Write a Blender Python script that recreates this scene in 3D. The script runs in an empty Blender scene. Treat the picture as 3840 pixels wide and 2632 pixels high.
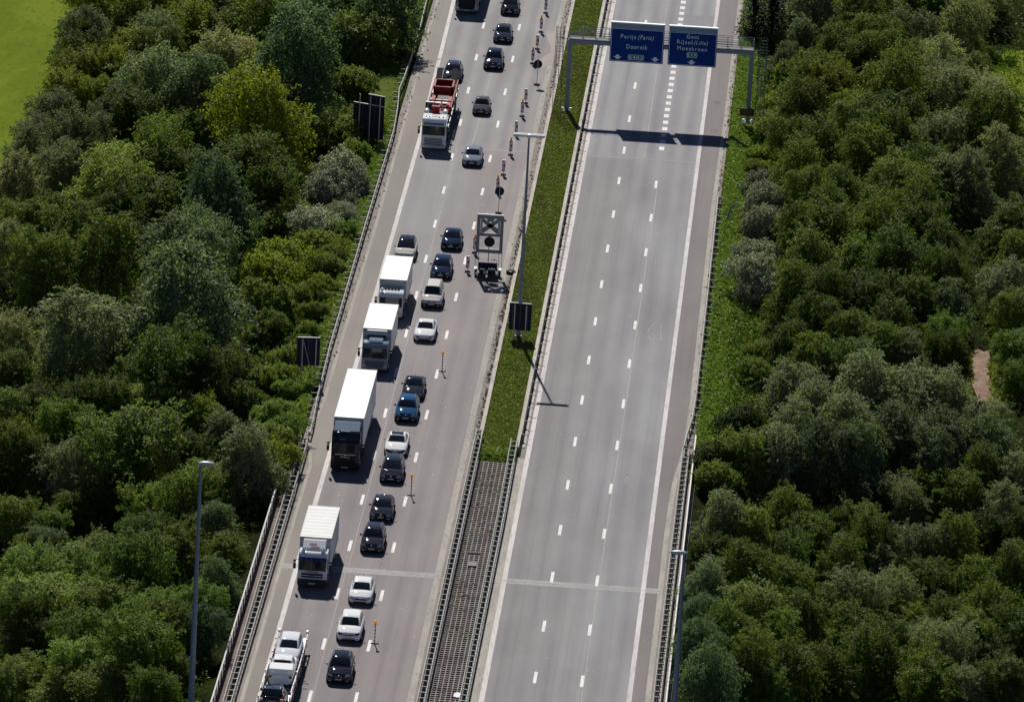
import bpy, bmesh, math, random
import numpy as np
from mathutils import Vector, Matrix
R = math.radians
random.seed(7)
rng = np.random.default_rng(11)
SC = bpy.context.scene
COL = SC.collection

# ---------------------------------------------------------------- materials
def newmat(name):
    m = bpy.data.materials.new(name); m.use_nodes = True
    return m, m.node_tree.nodes, m.node_tree.links, m.node_tree.nodes['Principled BSDF']
def setp(b, **k):
    for n, v in k.items():
        b.inputs[n.replace('_', ' ')].default_value = v
def c4(c): return (c[0], c[1], c[2], 1.0)
def plain(name, col, rough=.6, metal=0., coat=0., var=.12, scale=3., spec=.5, bump=0.):
    """a surface with a little procedural mottling so that it is never flat"""
    m, N, L, b = newmat(name)
    tc = N.new('ShaderNodeTexCoord'); no = N.new('ShaderNodeTexNoise')
    no.inputs['Scale'].default_value = scale; no.inputs['Detail'].default_value = 5
    L.new(tc.outputs['Object'], no.inputs['Vector'])
    mx = N.new('ShaderNodeMix'); mx.data_type = 'RGBA'
    mx.inputs['A'].default_value = c4([c*(1-var) for c in col]); mx.inputs['B'].default_value = c4([min(1, c*(1+var)) for c in col])
    L.new(no.outputs['Fac'], mx.inputs['Factor']); L.new(mx.outputs['Result'], b.inputs['Base Color'])
    setp(b, Roughness=rough, Metallic=metal)
    b.inputs['Coat Weight'].default_value = coat; b.inputs['Coat Roughness'].default_value = .04
    b.inputs['Specular IOR Level'].default_value = spec
    if bump:
        bp = N.new('ShaderNodeBump'); bp.inputs['Strength'].default_value = bump
        L.new(no.outputs['Fac'], bp.inputs['Height']); L.new(bp.outputs['Normal'], b.inputs['Normal'])
    return m
def paint(name, col, metal=.0, rough=.32):
    m = plain(name, col, rough=.6, metal=0., coat=.8, var=.05, scale=1.2, spec=.0)
    m.node_tree.nodes['Principled BSDF'].inputs['Coat Roughness'].default_value = .035
    return m
def glassmat(name, col=(.012, .016, .022)):
    m, N, L, b = newmat(name)
    setp(b, Base_Color=c4(col), Roughness=.06); b.inputs['Specular IOR Level'].default_value = .5
    tc = N.new('ShaderNodeTexCoord'); no = N.new('ShaderNodeTexNoise'); no.inputs['Scale'].default_value = 2.2
    L.new(tc.outputs['Object'], no.inputs['Vector'])
    cr = N.new('ShaderNodeValToRGB'); cr.color_ramp.elements[0].position = .35; cr.color_ramp.elements[1].position = .75
    cr.color_ramp.elements[0].color = c4(col); cr.color_ramp.elements[1].color = c4([c*1.8 for c in col])
    L.new(no.outputs['Fac'], cr.inputs['Fac']); L.new(cr.outputs['Color'], b.inputs['Base Color'])
    return m
def posx(N, L):
    g = N.new('ShaderNodeNewGeometry'); s = N.new('ShaderNodeSeparateXYZ'); L.new(g.outputs['Position'], s.inputs[0])
    return g, s
def math_(N, L, op, a, b=None, c=None, clamp=False):
    n = N.new('ShaderNodeMath'); n.operation = op; n.use_clamp = clamp
    for i, v in enumerate((a, b, c)):
        if v is None: continue
        if isinstance(v, (int, float)): n.inputs[i].default_value = v
        else: L.new(v, n.inputs[i])
    return n.outputs[0]
def mapr(N, L, v, a, b, c=0., d=1., smooth=True):
    n = N.new('ShaderNodeMapRange'); n.clamp = True
    if smooth: n.interpolation_type = 'SMOOTHSTEP'
    L.new(v, n.inputs['Value'])
    for k, x in zip(('From Min', 'From Max', 'To Min', 'To Max'), (a, b, c, d)): n.inputs[k].default_value = x
    return n.outputs['Result']
def mixc(N, L, f, a, b, mode='MIX'):
    n = N.new('ShaderNodeMix'); n.data_type = 'RGBA'; n.blend_type = mode
    if isinstance(f, (int, float)): n.inputs['Factor'].default_value = f
    else: L.new(f, n.inputs['Factor'])
    for k, v in (('A', a), ('B', b)):
        if isinstance(v, tuple): n.inputs[k].default_value = c4(v)
        else: L.new(v, n.inputs[k])
    return n.outputs['Result']
def noise(N, L, vec, scale, detail=4., rough=.55, sx=1., sy=1., sz=1.):
    mp = N.new('ShaderNodeMapping'); mp.inputs['Scale'].default_value = (sx, sy, sz); L.new(vec, mp.inputs['Vector'])
    n = N.new('ShaderNodeTexNoise'); n.inputs['Scale'].default_value = scale; n.inputs['Detail'].default_value = detail
    n.inputs['Roughness'].default_value = rough; L.new(mp.outputs['Vector'], n.inputs['Vector'])
    return n.outputs['Fac']
def asphalt(name, warm, grey, tracks, greymask, tan=None):
    """warm/grey bituminous surfacing; tyre-polished bands follow the lanes (tracks = list of X), weather streaks run along the road"""
    m, N, L, b = newmat(name)
    g, s = posx(N, L); P = g.outputs['Position']; X = s.outputs['X']; Y = s.outputs['Y']
    base = mixc(N, L, greymask(N, L, X, Y, P), warm, grey)
    if tan: base = mixc(N, L, tan[0](N, L, X), base, tan[1])
    st = noise(N, L, P, 1., 3., .5, .55, .012)
    base = mixc(N, L, mapr(N, L, st, .3, .7, 0., .5), base, mixc(N, L, 1.0, base, (.80, .79, .80), 'MULTIPLY'))
    wob = math_(N, L, 'MULTIPLY', math_(N, L, 'SUBTRACT', noise(N, L, P, .03, 2., .5, .2, 1.), .5), .5)
    Xw = math_(N, L, 'ADD', X, wob)
    tot = None
    for tx, tw in tracks:
        d = math_(N, L, 'ABSOLUTE', math_(N, L, 'SUBTRACT', Xw, tx))
        f = mapr(N, L, d, 0., tw, 1., 0.)
        tot = f if tot is None else math_(N, L, 'MAXIMUM', tot, f)
    amp = noise(N, L, P, .03, 3., .6, .6, .8)
    base = mixc(N, L, math_(N, L, 'MULTIPLY', tot, math_(N, L, 'MAXIMUM', mapr(N, L, amp, .3, .7, .3, .85), mapr(N, L, Y, -32., -26., 0., 1.))), base, mixc(N, L, 1.0, base, (.78, .765, .83), 'MULTIPLY'))
    pt = noise(N, L, P, .22, 5., .6, 1., .35)
    base = mixc(N, L, mapr(N, L, pt, .35, .7, 0., .8), base, mixc(N, L, 1.0, base, (1.16, 1.16, 1.12), 'MULTIPLY'))
    bl = noise(N, L, P, .09, 4., .6, 1., .5)
    base = mixc(N, L, mapr(N, L, bl, .45, .65, 0., .6), base, mixc(N, L, 1.0, base, (.86, .84, .84), 'MULTIPLY'))
    wd_ = noise(N, L, P, 1., 2., .6, 2.6, .02)
    base = mixc(N, L, mapr(N, L, wd_, .52, .68, 0., .7), base, mixc(N, L, 1.0, base, (.88, .87, .87), 'MULTIPLY'))
    fine = noise(N, L, P, 9., 3., .7)
    base = mixc(N, L, mapr(N, L, fine, .3, .7, 0., .5), base, mixc(N, L, 1.0, base, (.88, .88, .88), 'MULTIPLY'))
    L.new(base, b.inputs['Base Color']); setp(b, Roughness=.8); b.inputs['Specular IOR Level'].default_value = .2
    bp = N.new('ShaderNodeBump'); bp.inputs['Strength'].default_value = .12; bp.inputs['Distance'].default_value = .02
    L.new(fine, bp.inputs['Height']); L.new(bp.outputs['Normal'], b.inputs['Normal'])
    return m
def spotted(name, a, b_, c, s1=.5, s2=6., sy=1., rough=.85, lo=.35, hi=.65, spec=.15):
    m, N, L, b = newmat(name)
    g, s = posx(N, L); P = g.outputs['Position']
    base = mixc(N, L, mapr(N, L, noise(N, L, P, s1, 6., .6, 1., sy), lo, hi), a, b_)
    base = mixc(N, L, mapr(N, L, noise(N, L, P, s2, 4., .7, 1., sy), .5, .72), base, c)
    L.new(base, b.inputs['Base Color']); setp(b, Roughness=rough); b.inputs['Specular IOR Level'].default_value = spec
    return m
def leafmat(name, col, alt, trans=.36, rough=.6):
    m, N, L, b = newmat(name)
    g = N.new('ShaderNodeNewGeometry'); oi = N.new('ShaderNodeObjectInfo')
    at = N.new('ShaderNodeAttribute'); at.attribute_name = 'tint'
    col_ = mixc(N, L, mapr(N, L, g.outputs['Random Per Island'], 0., 1., 0., 1., False), col, alt)
    col_ = mixc(N, L, mapr(N, L, at.outputs['Fac'], 0., 1., 0., .6, False), col_, mixc(N, L, 1.0, col_, (1.35, 1.3, .9), 'MULTIPLY'))
    hs = N.new('ShaderNodeHueSaturation'); L.new(col_, hs.inputs['Color'])
    L.new(mapr(N, L, oi.outputs['Random'], 0., 1., .478, .518, False), hs.inputs['Hue'])
    sm = math_(N, L, 'MULTIPLY', oi.outputs['Random'], 7.31); sm = math_(N, L, 'FRACT', sm)
    L.new(mapr(N, L, sm, 0., 1., .72, 1.3, False), hs.inputs['Value'])
    L.new(hs.outputs['Color'], b.inputs['Base Color']); setp(b, Roughness=rough); b.inputs['Specular IOR Level'].default_value = .12
    tr = N.new('ShaderNodeBsdfTranslucent'); ms = N.new('ShaderNodeMixShader'); ms.inputs[0].default_value = trans
    L.new(mixc(N, L, 1.0, hs.outputs['Color'], (1.25, 1.45, .7), 'MULTIPLY'), tr.inputs['Color'])
    L.new(b.outputs[0], ms.inputs[1]); L.new(tr.outputs[0], ms.inputs[2])
    L.new(ms.outputs[0], N['Material Output'].inputs['Surface'])
    return m

# ---------------------------------------------------------------- mesh builder
class MB:
    def __init__(s): s.v = []; s.f = []
    def add(s, vs, fs):
        o = len(s.v); s.v += [tuple(p) for p in vs]; s.f += [tuple(o+i for i in f) for f in fs]; return s
    def box(s, x0, x1, y0, y1, z0, z1):
        return s.add([(x0,y0,z0),(x1,y0,z0),(x1,y1,z0),(x0,y1,z0),(x0,y0,z1),(x1,y0,z1),(x1,y1,z1),(x0,y1,z1)],
                     [(0,3,2,1),(4,5,6,7),(0,1,5,4),(1,2,6,5),(2,3,7,6),(3,0,4,7)])
    def rbox(s, x0, x1, y0, y1, z0, z1, r):
        bm = bmesh.new(); bmesh.ops.create_cube(bm, size=1.)
        for v in bm.verts: v.co = Vector(((x0+x1)/2+v.co.x*(x1-x0), (y0+y1)/2+v.co.y*(y1-y0), (z0+z1)/2+v.co.z*(z1-z0)))
        bmesh.ops.bevel(bm, geom=list(bm.edges), offset=r, segments=2, affect='EDGES', profile=.5)
        return s.frombm(bm)
    def frombm(s, bm):
        bm.verts.index_update()
        s.add([v.co[:] for v in bm.verts], [[v.index for v in f.verts] for f in bm.faces]); bm.free(); return s
    def extr(s, prof, x0, x1, bev=0.):
        """side profile [(y,z)...] drawn across the width"""
        bm = bmesh.new()
        a = [bm.verts.new((x0, y, z)) for y, z in prof]; c = [bm.verts.new((x1, y, z)) for y, z in prof]; n = len(prof)
        bm.faces.new(a); bm.faces.new(c[::-1])
        for i in range(n): bm.faces.new((a[i], c[i], c[(i+1) % n], a[(i+1) % n]))
        bmesh.ops.recalc_face_normals(bm, faces=bm.faces[:])
        if bev: bmesh.ops.bevel(bm, geom=list(bm.edges), offset=bev, segments=2, affect='EDGES', profile=.5)
        return s.frombm(bm)
    def quad(s, a, b, c, d): return s.add([a,b,c,d], [(0,1,2,3)])
    def poly(s, pts): return s.add(pts, [tuple(range(len(pts)))])
    def plate(s, pts, nrm, t):
        """flat polygon with thickness t along nrm"""
        n = len(pts); q = [tuple(p[i]+nrm[i]*t for i in range(3)) for p in pts]
        return s.add(list(pts)+q, [tuple(range(n))[::-1], tuple(range(n, 2*n))]+[(i, (i+1) % n, n+(i+1) % n, n+i) for i in range(n)])
    def tube(s, p0, p1, r0, r1=None, n=8, cap=True):
        r1 = r0 if r1 is None else r1
        p0 = Vector(p0); p1 = Vector(p1); d = (p1-p0).normalized()
        a = d.orthogonal().normalized(); b = d.cross(a)
        vs = []
        for p, r in ((p0, r0), (p1, r1)):
            for i in range(n):
                t = 2*math.pi*i/n; vs.append(p+a*math.cos(t)*r+b*math.sin(t)*r)
        fs = [(i, (i+1) % n, n+(i+1) % n, n+i) for i in range(n)]
        if cap: fs += [tuple(range(n))[::-1], tuple(range(n, 2*n))]
        return s.add(vs, fs)
    def path(s, pts, r, n=6):
        for a, b in zip(pts, pts[1:]): s.tube(a, b, r, n=n)
        return s
    def disc(s, c, r, axis, t, n=24):
        c = Vector(c); ax = Vector(axis).normalized()
        return s.tube(c-ax*t/2, c+ax*t/2, r, n=n)
    def loft(s, secs, closed=True, caps=True):
        n = len(secs[0]); vs = [p for q in secs for p in q]; fs = []
        for k in range(len(secs)-1):
            for i in range(n if closed else n-1):
                j = (i+1) % n; fs.append((k*n+i, k*n+j, (k+1)*n+j, (k+1)*n+i))
        if caps and closed: fs += [tuple(range(n))[::-1], tuple(range((len(secs)-1)*n, len(secs)*n))]
        return s.add(vs, fs)
    def ell(s, c, rx, ry, rz, n=12, m=8, z0=-1.):
        secs = []
        for k in range(m+1):
            t = math.asin(z0)+(math.pi/2-math.asin(z0))*k/m
            secs.append([(c[0]+rx*math.cos(t)*math.cos(2*math.pi*i/n)+1e-5*i, c[1]+ry*math.cos(t)*math.sin(2*math.pi*i/n), c[2]+rz*math.sin(t)) for i in range(n)])
        return s.loft(secs)
    def build(s, name, mat, parent=None, smooth=None, recalc=True):
        me = bpy.data.meshes.new(name); me.from_pydata(s.v, [], s.f)
        if recalc:
            bm = bmesh.new(); bm.from_mesh(me); bmesh.ops.recalc_face_normals(bm, faces=bm.faces[:]); bm.to_mesh(me); bm.free()
        me.materials.append(mat)
        if smooth is not None:
            me.polygons.foreach_set('use_smooth', [True]*len(me.polygons)); me.set_sharp_from_angle(angle=R(smooth))
        o = bpy.data.objects.new(name, me); COL.objects.link(o)
        if parent is not None: o.parent = parent
        return o
def tag(o, label=None, cat=None, group=None, kind=None):
    if label: o['label'] = label
    if cat: o['category'] = cat
    if group: o['group'] = group
    if kind: o['kind'] = kind
    return o
def thing(name, loc, label, cat, group=None, rz=0., rx=0.):
    o = bpy.data.objects.new(name, None); COL.objects.link(o); o.empty_display_size = .3
    o.location = loc; o.rotation_euler = (rx, 0, rz)
    return tag(o, label, cat, group)
def sheet(name, mat, pts, z, kind='structure'):
    return tag(MB().poly([(x, y, z) for x, y in pts]).build(name, mat), kind=kind)
def kids(o): return [c for c in COL.objects if c.parent == o]
def lerp(a, b, t): return a+(b-a)*t
def interp(tab, y):
    """piecewise linear table [(y, v)...]"""
    if y <= tab[0][0]: return tab[0][1]
    for (a, va), (b, vb) in zip(tab, tab[1:]):
        if y <= b: return lerp(va, vb, (y-a)/(b-a))
    return tab[-1][1]

# ---------------------------------------------------------------- camera, light
CAMR = Matrix(((0.9969141, -0.0669464, 0.0409936), (0.0582749, 0.2812522, -0.9578629), (0.0525959, 0.9572959, 0.2842856)))
cd = bpy.data.cameras.new('camera'); cam = bpy.data.objects.new('camera', cd); COL.objects.link(cam)
cd.sensor_width = 36.; cd.lens = 243.75; cd.clip_start = 5.; cd.clip_end = 6000.
cam.matrix_world = Matrix.Translation((18.6854, -699.6371, 178.3038)) @ CAMR.to_4x4(); SC.camera = cam

SUN = Vector((-.150, .715, .683)).normalized()
W = bpy.data.worlds.new('World'); SC.world = W; W.use_nodes = True
wn = W.node_tree.nodes; bg = wn['Background']; sky = wn.new('ShaderNodeTexSky'); sky.sky_type = 'NISHITA'
sky.sun_disc = False; sky.sun_elevation = math.asin(SUN.z); sky.sun_rotation = math.atan2(SUN.x, SUN.y)
sky.altitude = 3000.; sky.air_density = .55; sky.dust_density = .1; sky.ozone_density = 2.
W.node_tree.links.new(sky.outputs[0], bg.inputs[0]); bg.inputs[1].default_value = .075
sl = bpy.data.lights.new('sun', 'SUN'); sl.energy = 5.; sl.angle = R(.5); sl.color = (1., .955, .89)
so = bpy.data.objects.new('sun', sl); COL.objects.link(so); so.rotation_euler = SUN.to_track_quat('Z', 'Y').to_euler(); so.location = (0, 60, 120)
SC.view_settings.view_transform = 'Standard'; SC.view_settings.look = 'None'; SC.view_settings.exposure = .12; SC.view_settings.gamma = 1.
SC.cycles.max_bounces = 6; SC.cycles.transparent_max_bounces = 4

# ---------------------------------------------------------------- terrain
def ss(a, b, x):
    t = min(1, max(0, (x-a)/(b-a))); return t*t*(3-2*t)
def zg(x, y):
    f = 1-ss(-150, -118, y)
    if x < -23.6: return -min((-23.6-x)*.45, 2.4+4.6*f)
    if x > 10.6: return -min((x-10.6)*.45, 1.6+4.4*f)
    return 0.
def zground(x, y):
    if -24.6 <= x <= 10.8: return -.06-6.9*(1-ss(-138, -131.2, y))
    return zg(x, y)-.06
M = {}
M['soil'] = spotted('forest_floor', (.014, .017, .007), (.022, .030, .009), (.035, .03, .016), .35, 3., spec=0.)
M['meadow'] = spotted('meadow_grass', (.105, .150, .016), (.140, .180, .022), (.078, .118, .026), .16, 1.7, .4, lo=.42, hi=.58, spec=0.)
M['verge'] = spotted('verge_grass', (.065, .10, .020), (.09, .125, .028), (.10, .10, .042), .5, 4., spec=0.)
M['dirt'] = spotted('dirt_path', (.17, .105, .072), (.25, .165, .115), (.07, .045, .03), 1.1, 3.2, .5)
M['walk'] = spotted('walkway_dirt', (.125, .095, .085), (.17, .135, .12), (.08, .06, .05), .6, 3., .4)
M['concrete'] = spotted('concrete_edge', (.28, .265, .235), (.35, .33, .29), (.19, .175, .155), .7, 3.5, .25)
M['pink'] = spotted('dusty_margin', (.195, .168, .155), (.245, .215, .198), (.13, .11, .10), .5, 3., .35)
M['kerb'] = spotted('kerb_concrete', (.38, .345, .31), (.46, .42, .375), (.26, .225, .20), .9, 3., .3)
M['white'] = spotted('road_paint', (.54, .52, .52), (.66, .63, .63), (.36, .34, .34), 1.6, 7., .3, .6, .3, .6)
M['whiteedge'] = spotted('edge_line_paint', (.38, .355, .35), (.49, .46, .455), (.24, .225, .225), .9, 5., .12, .6, .32, .62)
M['seam'] = spotted('seam_filler', (.29, .28, .275), (.33, .32, .315), (.21, .20, .20), .6, 3., .2)
M['steel'] = plain('galvanised_steel', (.46, .48, .47), .48, .35, var=.15, scale=2.)
M['palesteel'] = plain('pale_rail_paint', (.27, .28, .25), .55, .0, var=.16, scale=1.5)
M['darksteel'] = plain('grimy_steel', (.06, .062, .066), .6, .3, var=.2)
M['black'] = plain('black_plastic', (.012, .012, .014), .5, var=.2, spec=.25)
M['rubber'] = plain('tyre_rubber', (.014, .014, .015), .85, var=.2, spec=.1)
M['rim'] = plain('alloy', (.45, .46, .47), .35, .7)
M['chrome'] = plain('chrome_trim', (.7, .72, .74), .2, .9)
M['glass'] = glassmat('dark_glass')
M['lampglass'] = plain('headlamp_lens', (.50, .52, .54), .12, .2, coat=.6)
M['red'] = plain('tail_lamp_red', (.35, .01, .012), .25, coat=.5)
M['plate'] = plain('plate_white', (.55, .55, .52), .5)
M['amber'] = plain('amber_lens', (.95, .36, .015), .3, coat=.3)
M['amber'].node_tree.nodes['Principled BSDF'].inputs['Emission Color'].default_value = (1., .35, .01, 1)
M['amber'].node_tree.nodes['Principled BSDF'].inputs['Emission Strength'].default_value = .25
M['bark'] = spotted('bark', (.05, .04, .03), (.09, .075, .06), (.03, .025, .02), 2., 8.)

xs = [-1500, -700, -400, -250, -180, -140, -110, -90]+list(np.arange(-80, 61, 1.5))+[70, 85, 110, 150, 220, 400, 800, 1500]
ys = [-1500, -900, -600, -450, -350, -300]+list(np.arange(-270, -145, 3.))+list(np.arange(-145, -125, .8))+list(np.arange(-125, 91, 3.))+[110, 140, 200, 300, 500, 900, 1500]
xs = sorted(set(list(xs)+[-24.6, -24.61, -23.6, 10.6, 10.8, 10.81])); nx = len(xs)
mb = MB(); mb.v = [(float(x), float(y), zground(x, y)) for y in ys for x in xs]
mb.f = [(j*nx+i, j*nx+i+1, (j+1)*nx+i+1, (j+1)*nx+i) for j in range(len(ys)-1) for i in range(nx-1)]
tag(mb.build('ground', M['soil']), kind='structure')
fld = [(-900, -150), (-62, -150)]+[(-59.8+1.3*math.sin(y*.31)+.8*math.sin(y*.83)-.012*(y-20), y) for y in range(-78, 120, 3)]+[(-60, 400), (-900, 400)]
sheet('field', M['meadow'], fld, -2.44)
rough = MB()   # a band of rougher, paler grass and a farm track in the field
sheet('field_track', M['dirt'], [(-90, -46), (-61.8, -41.6), (-61.8, -40.8), (-90, -45)], -2.43)
sheet('clearing', M['meadow'], [(37.5, 22), (39, 34), (70, 34), (70, -26), (43, -20), (38.8, -12), (37.4, 4)], -1.64)
sheet('dirt_path', M['dirt'], [(34.7, -84), (35.2, -82.2), (35.9, -83.4), (36.4, -82.6), (36.5, -87), (36.3, -91), (36.8, -96), (36.7, -101), (37.4, -108), (37.8, -118), (36.0, -120), (35.5, -110), (35.1, -103), (35.2, -98), (34.7, -94), (34.8, -89)], -1.63)
sheet('clearing_path', M['dirt'], [(41.5, 4), (44, 8), (44, -8), (42, -6)], -1.63)

# ---------------------------------------------------------------- carriageways
Y0, Y1, YB = -420., 170., -131.
def gm_left(N, L, X, Y, P):
    a = mapr(N, L, X, -16.5, -12.5, 1., 0.); b = mapr(N, L, Y, -150., -40., 0., 1.)
    c = mapr(N, L, Y, -31., -27.5, 0., 1.); h = mapr(N, L, X, -20.9, -20.2, 0., 1.)
    e = math_(N, L, 'MULTIPLY', math_(N, L, 'MULTIPLY', a, b), .9)
    t = mapr(N, L, X, -11.4, -9.6, 1., .1)
    c = math_(N, L, 'MULTIPLY', c, t)
    e = math_(N, L, 'MAXIMUM', e, c)
    n = noise(N, L, P, .25, 3., .5, 1., .25)
    return math_(N, L, 'MULTIPLY', math_(N, L, 'MULTIPLY', e, h), mapr(N, L, n, .3, .65, .45, 1.))
def tan_left(N, L, X): return mapr(N, L, X, -20.75, -20.65, 1., 0., False)
def gm_right(N, L, X, Y, P):
    s_ = mapr(N, L, X, 7.4, 7.5, 1., 0., False); a = mapr(N, L, X, -3., 4., .25, 1.)
    c = mapr(N, L, Y, -31., -27., 0., 1.); n = noise(N, L, P, .22, 3., .5, 1., .2)
    e = math_(N, L, 'MAXIMUM', math_(N, L, 'MULTIPLY', a, mapr(N, L, n, .3, .65, .4, 1.)), c)
    return math_(N, L, 'MULTIPLY', e, s_)
lanesL = [(-19.75, .8), (-17.8, 1.0), (-16.0, .95), (-14.1, .9), (-12.2, .7), (-10.6, .6)]
lanesR = [(-2.8, .6), (-1.0, .7), (.95, .85), (2.75, .8), (4.65, .95), (6.4, .85)]
M['asL'] = asphalt('asphalt_left', (.212, .190, .190), (.252, .250, .246), lanesL, gm_left, (tan_left, (.205, .186, .168)))
M['asR'] = asphalt('asphalt_right', (.188, .177, .180), (.236, .239, .243), lanesR, gm_right, (lambda N, L, X: mapr(N, L, X, 7.65, 7.75, 0., 1., False), (.158, .139, .141)))
def strip(name, mat, e0, e1, y0, y1, z, n=60):
    """ribbon along the road between two edges given as tables [(y, x)...]"""
    if not isinstance(e0, list): e0 = [(y0, e0)]
    if not isinstance(e1, list): e1 = [(y0, e1)]
    yy = sorted(set([y0+(y1-y0)*i/n for i in range(n+1)]+[a for t in (e0, e1) for a, _ in t if y0 < a < y1]))
    mb = MB(); mb.v = [p for y in yy for p in ((interp(e0, y), y, z), (interp(e1, y), y, z))]
    mb.f = [(2*i, 2*i+1, 2*i+3, 2*i+2) for i in range(len(yy)-1)]
    return tag(mb.build(name, mat), kind='structure')
eL = [(-420, -22.0), (-150, -21.95), (-137, -21.9), (-131, -22.5), (-126, -22.75), (-118, -22.35), (-60, -22.3), (-8, -22.5), (10, -22.7), (170, -22.9)]
eR = [(-420, 8.75), (-170, 8.72), (-150, 8.65), (-141, 8.7), (-135, 8.82), (-130, 9.1), (-124, 9.42), (-110, 9.5), (-45, 9.35), (-12, 9.6), (170, 9.9)]
strip('left_carriageway', M['asL'], eL, -9.52, Y0, Y1, 0.)
strip('right_carriageway', M['asR'], -3.98, eR, Y0, Y1, 0.)
strip('left_gutter', M['concrete'], -9.52, -9.0, Y0, Y1, 0.)
strip('median_margin_left', M['pink'], -9.0, -8.35, YB, Y1, 0.)
strip('median_margin_bridge_left', M['pink'], -9.0, -7.9, Y0, YB, 0.)
strip('median_margin_right', M['pink'], -4.45, -3.98, YB, Y1, 0.)
strip('median_margin_bridge_right', M['concrete'], -5.4, -3.98, Y0, YB, 0.)
strip('shoulder_kerb_left', M['concrete'], [(y, x-.28) for y, x in eL], eL, Y0, Y1, 0.)
strip('shoulder_margin_left', M['pink'], -23.3, [(y, x-.28) for y, x in eL], Y0, Y1, -.004)
strip('walkway', M['walk'], -24.35, -23.3, Y0, -131, -.004)
strip('shoulder_gutter_right', M['concrete'], eR, [(y, x+.42) for y, x in eR], Y0, Y1, 0.)
strip('shoulder_margin_right', M['pink'], [(y, x+.42) for y, x in eR], [(-420, 10.5), (-124, 10.5), (-110, 10.15), (170, 10.4)], Y0, Y1, -.004)
# bridge decks with their side beams
tag(MB().box(-24.45, -7.9, Y0, YB, -1.3, -.03).build('bridge_deck', M['concrete']), kind='structure')
tag(MB().box(-5.4, 10.75, Y0, YB, -1.3, -.03).build('bridge_deck', M['concrete']), kind='structure')
tag(MB().box(-24.45, 10.75, YB-1.2, YB+.3, -6.5, -.035).build('bridge_abutment', M['concrete']), kind='structure')
# concrete kerbs of the median
kb = MB(); kb.box(-8.35, -8.02, -127.5, Y1, -.05, .16); tag(kb.build('median_kerb', M['kerb']), kind='structure')
kb = MB(); kb.box(-5.02, -4.72, -129.5, Y1, -.05, .16); tag(kb.build('median_kerb', M['kerb']), kind='structure')
kb = MB(); kb.box(-4.45, -4.2, -128., Y1, -.05, .06); tag(kb.build('median_kerb', M['kerb']), kind='structure')
strip('median_soil', M['verge'], -8.02, -5.02, YB, Y1, -.005)
strip('verge_left', M['verge'], [(-130, -23.9), (-20, -24.3), (-9, -27), (20, -26), (170, -26)], -23.6, YB+2, Y1, -.012)
# expansion joints and old construction joints
for x0, x1 in ((-22.2, -9.0), (-3.98, 9.1)):
    strip('bridge_joint', M['seam'], x0, x1, -165.15, -163.85, .0035, 2)
    strip('joint_slot', M['darksteel'], x0, x1, -164.53, -164.45, .010, 2)
strip('construction_joint', M['seam'], -20.4, -9.6, -28.85, -28.62, .004, 2)
strip('construction_joint', M['seam'], -3.6, 7.3, -28.5, -28.35, .004, 2)
# road markings
strip('edge_line', M['whiteedge'], [(-400, -21.05), (-165, -20.98), (-105, -20.8), (-26, -20.78), (33, -21.3), (170, -22)], [(-400, -20.65), (-165, -20.58), (-105, -20.4), (-26, -20.38), (33, -20.9), (170, -21.6)], Y0, Y1, .007)
strip('edge_line', M['whiteedge'], -4.02, -3.62, Y0, Y1, .007)
strip('edge_line', M['whiteedge'], 7.32, 7.7, Y0, Y1, .007)
mb = MB()
def dash(x, y, l=2.75, w=.26):
    mb.add([(x-w/2, y-l/2, .005), (x+w/2, y-l/2, .005), (x+w/2, y+l/2, .005), (x-w/2, y+l/2, .005)], [(0, 1, 2, 3)])
A_ = [1.0, -12.8, -25.5, -37.4]+[-49.95-12.53*i for i in range(20)]
for y in A_+[14.8, 28.6, 42.]: dash(0, y)
for i in range(20): dash(3.68, -37.9-12.5*i)
for i in range(28): dash(3.72, 39.3-2.63*i if i < 25 else -400, 1.3, .52)
L1 = [22.7, 8.6, -5.5, -18.8, -32.5]+[-45.2-12.55*i for i in range(20)]
for y in L1+[37., 51.]:
    dash(interp([(-400, -17.05), (-196, -16.99), (-120, -16.88), (-45, -16.85), (9, -17.08), (60, -17.5)], y), y)
    dash(interp([(-400, -13.5), (-196, -13.44), (-120, -13.27), (-45, -13.08), (9, -13.25), (60, -13.7)], y), y+.3)
tag(mb.build('lane_markings', M['white']), kind='structure')
mb = MB()
def line(pts, w, z=.0045):
    for (xa, ya), (xb, yb) in zip(pts, pts[1:]):
        d = Vector((xb-xa, yb-ya)).normalized(); n = Vector((-d.y, d.x))*w/2
        mb.add([(xa-n.x, ya-n.y, z), (xb-n.x, yb-n.y, z), (xb+n.x, yb+n.y, z), (xa+n.x, ya+n.y, z)], [(0, 1, 2, 3)])
line([(1.95, 60), (2.02, 10), (2.14, -28)], .09); line([(3.86, -40), (3.9, -110), (3.84, -163.8)], .09); line([(3.84, -165.2), (3.8, -230)], .09)
line([(-14.6, 40), (-15.1, 8), (-15.2, -28)], .1); line([(-16.6, -29), (-16.62, -80), (-16.6, -163.8)], .07); line([(-16.75, -165.2), (-16.8, -215)], .06)
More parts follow.
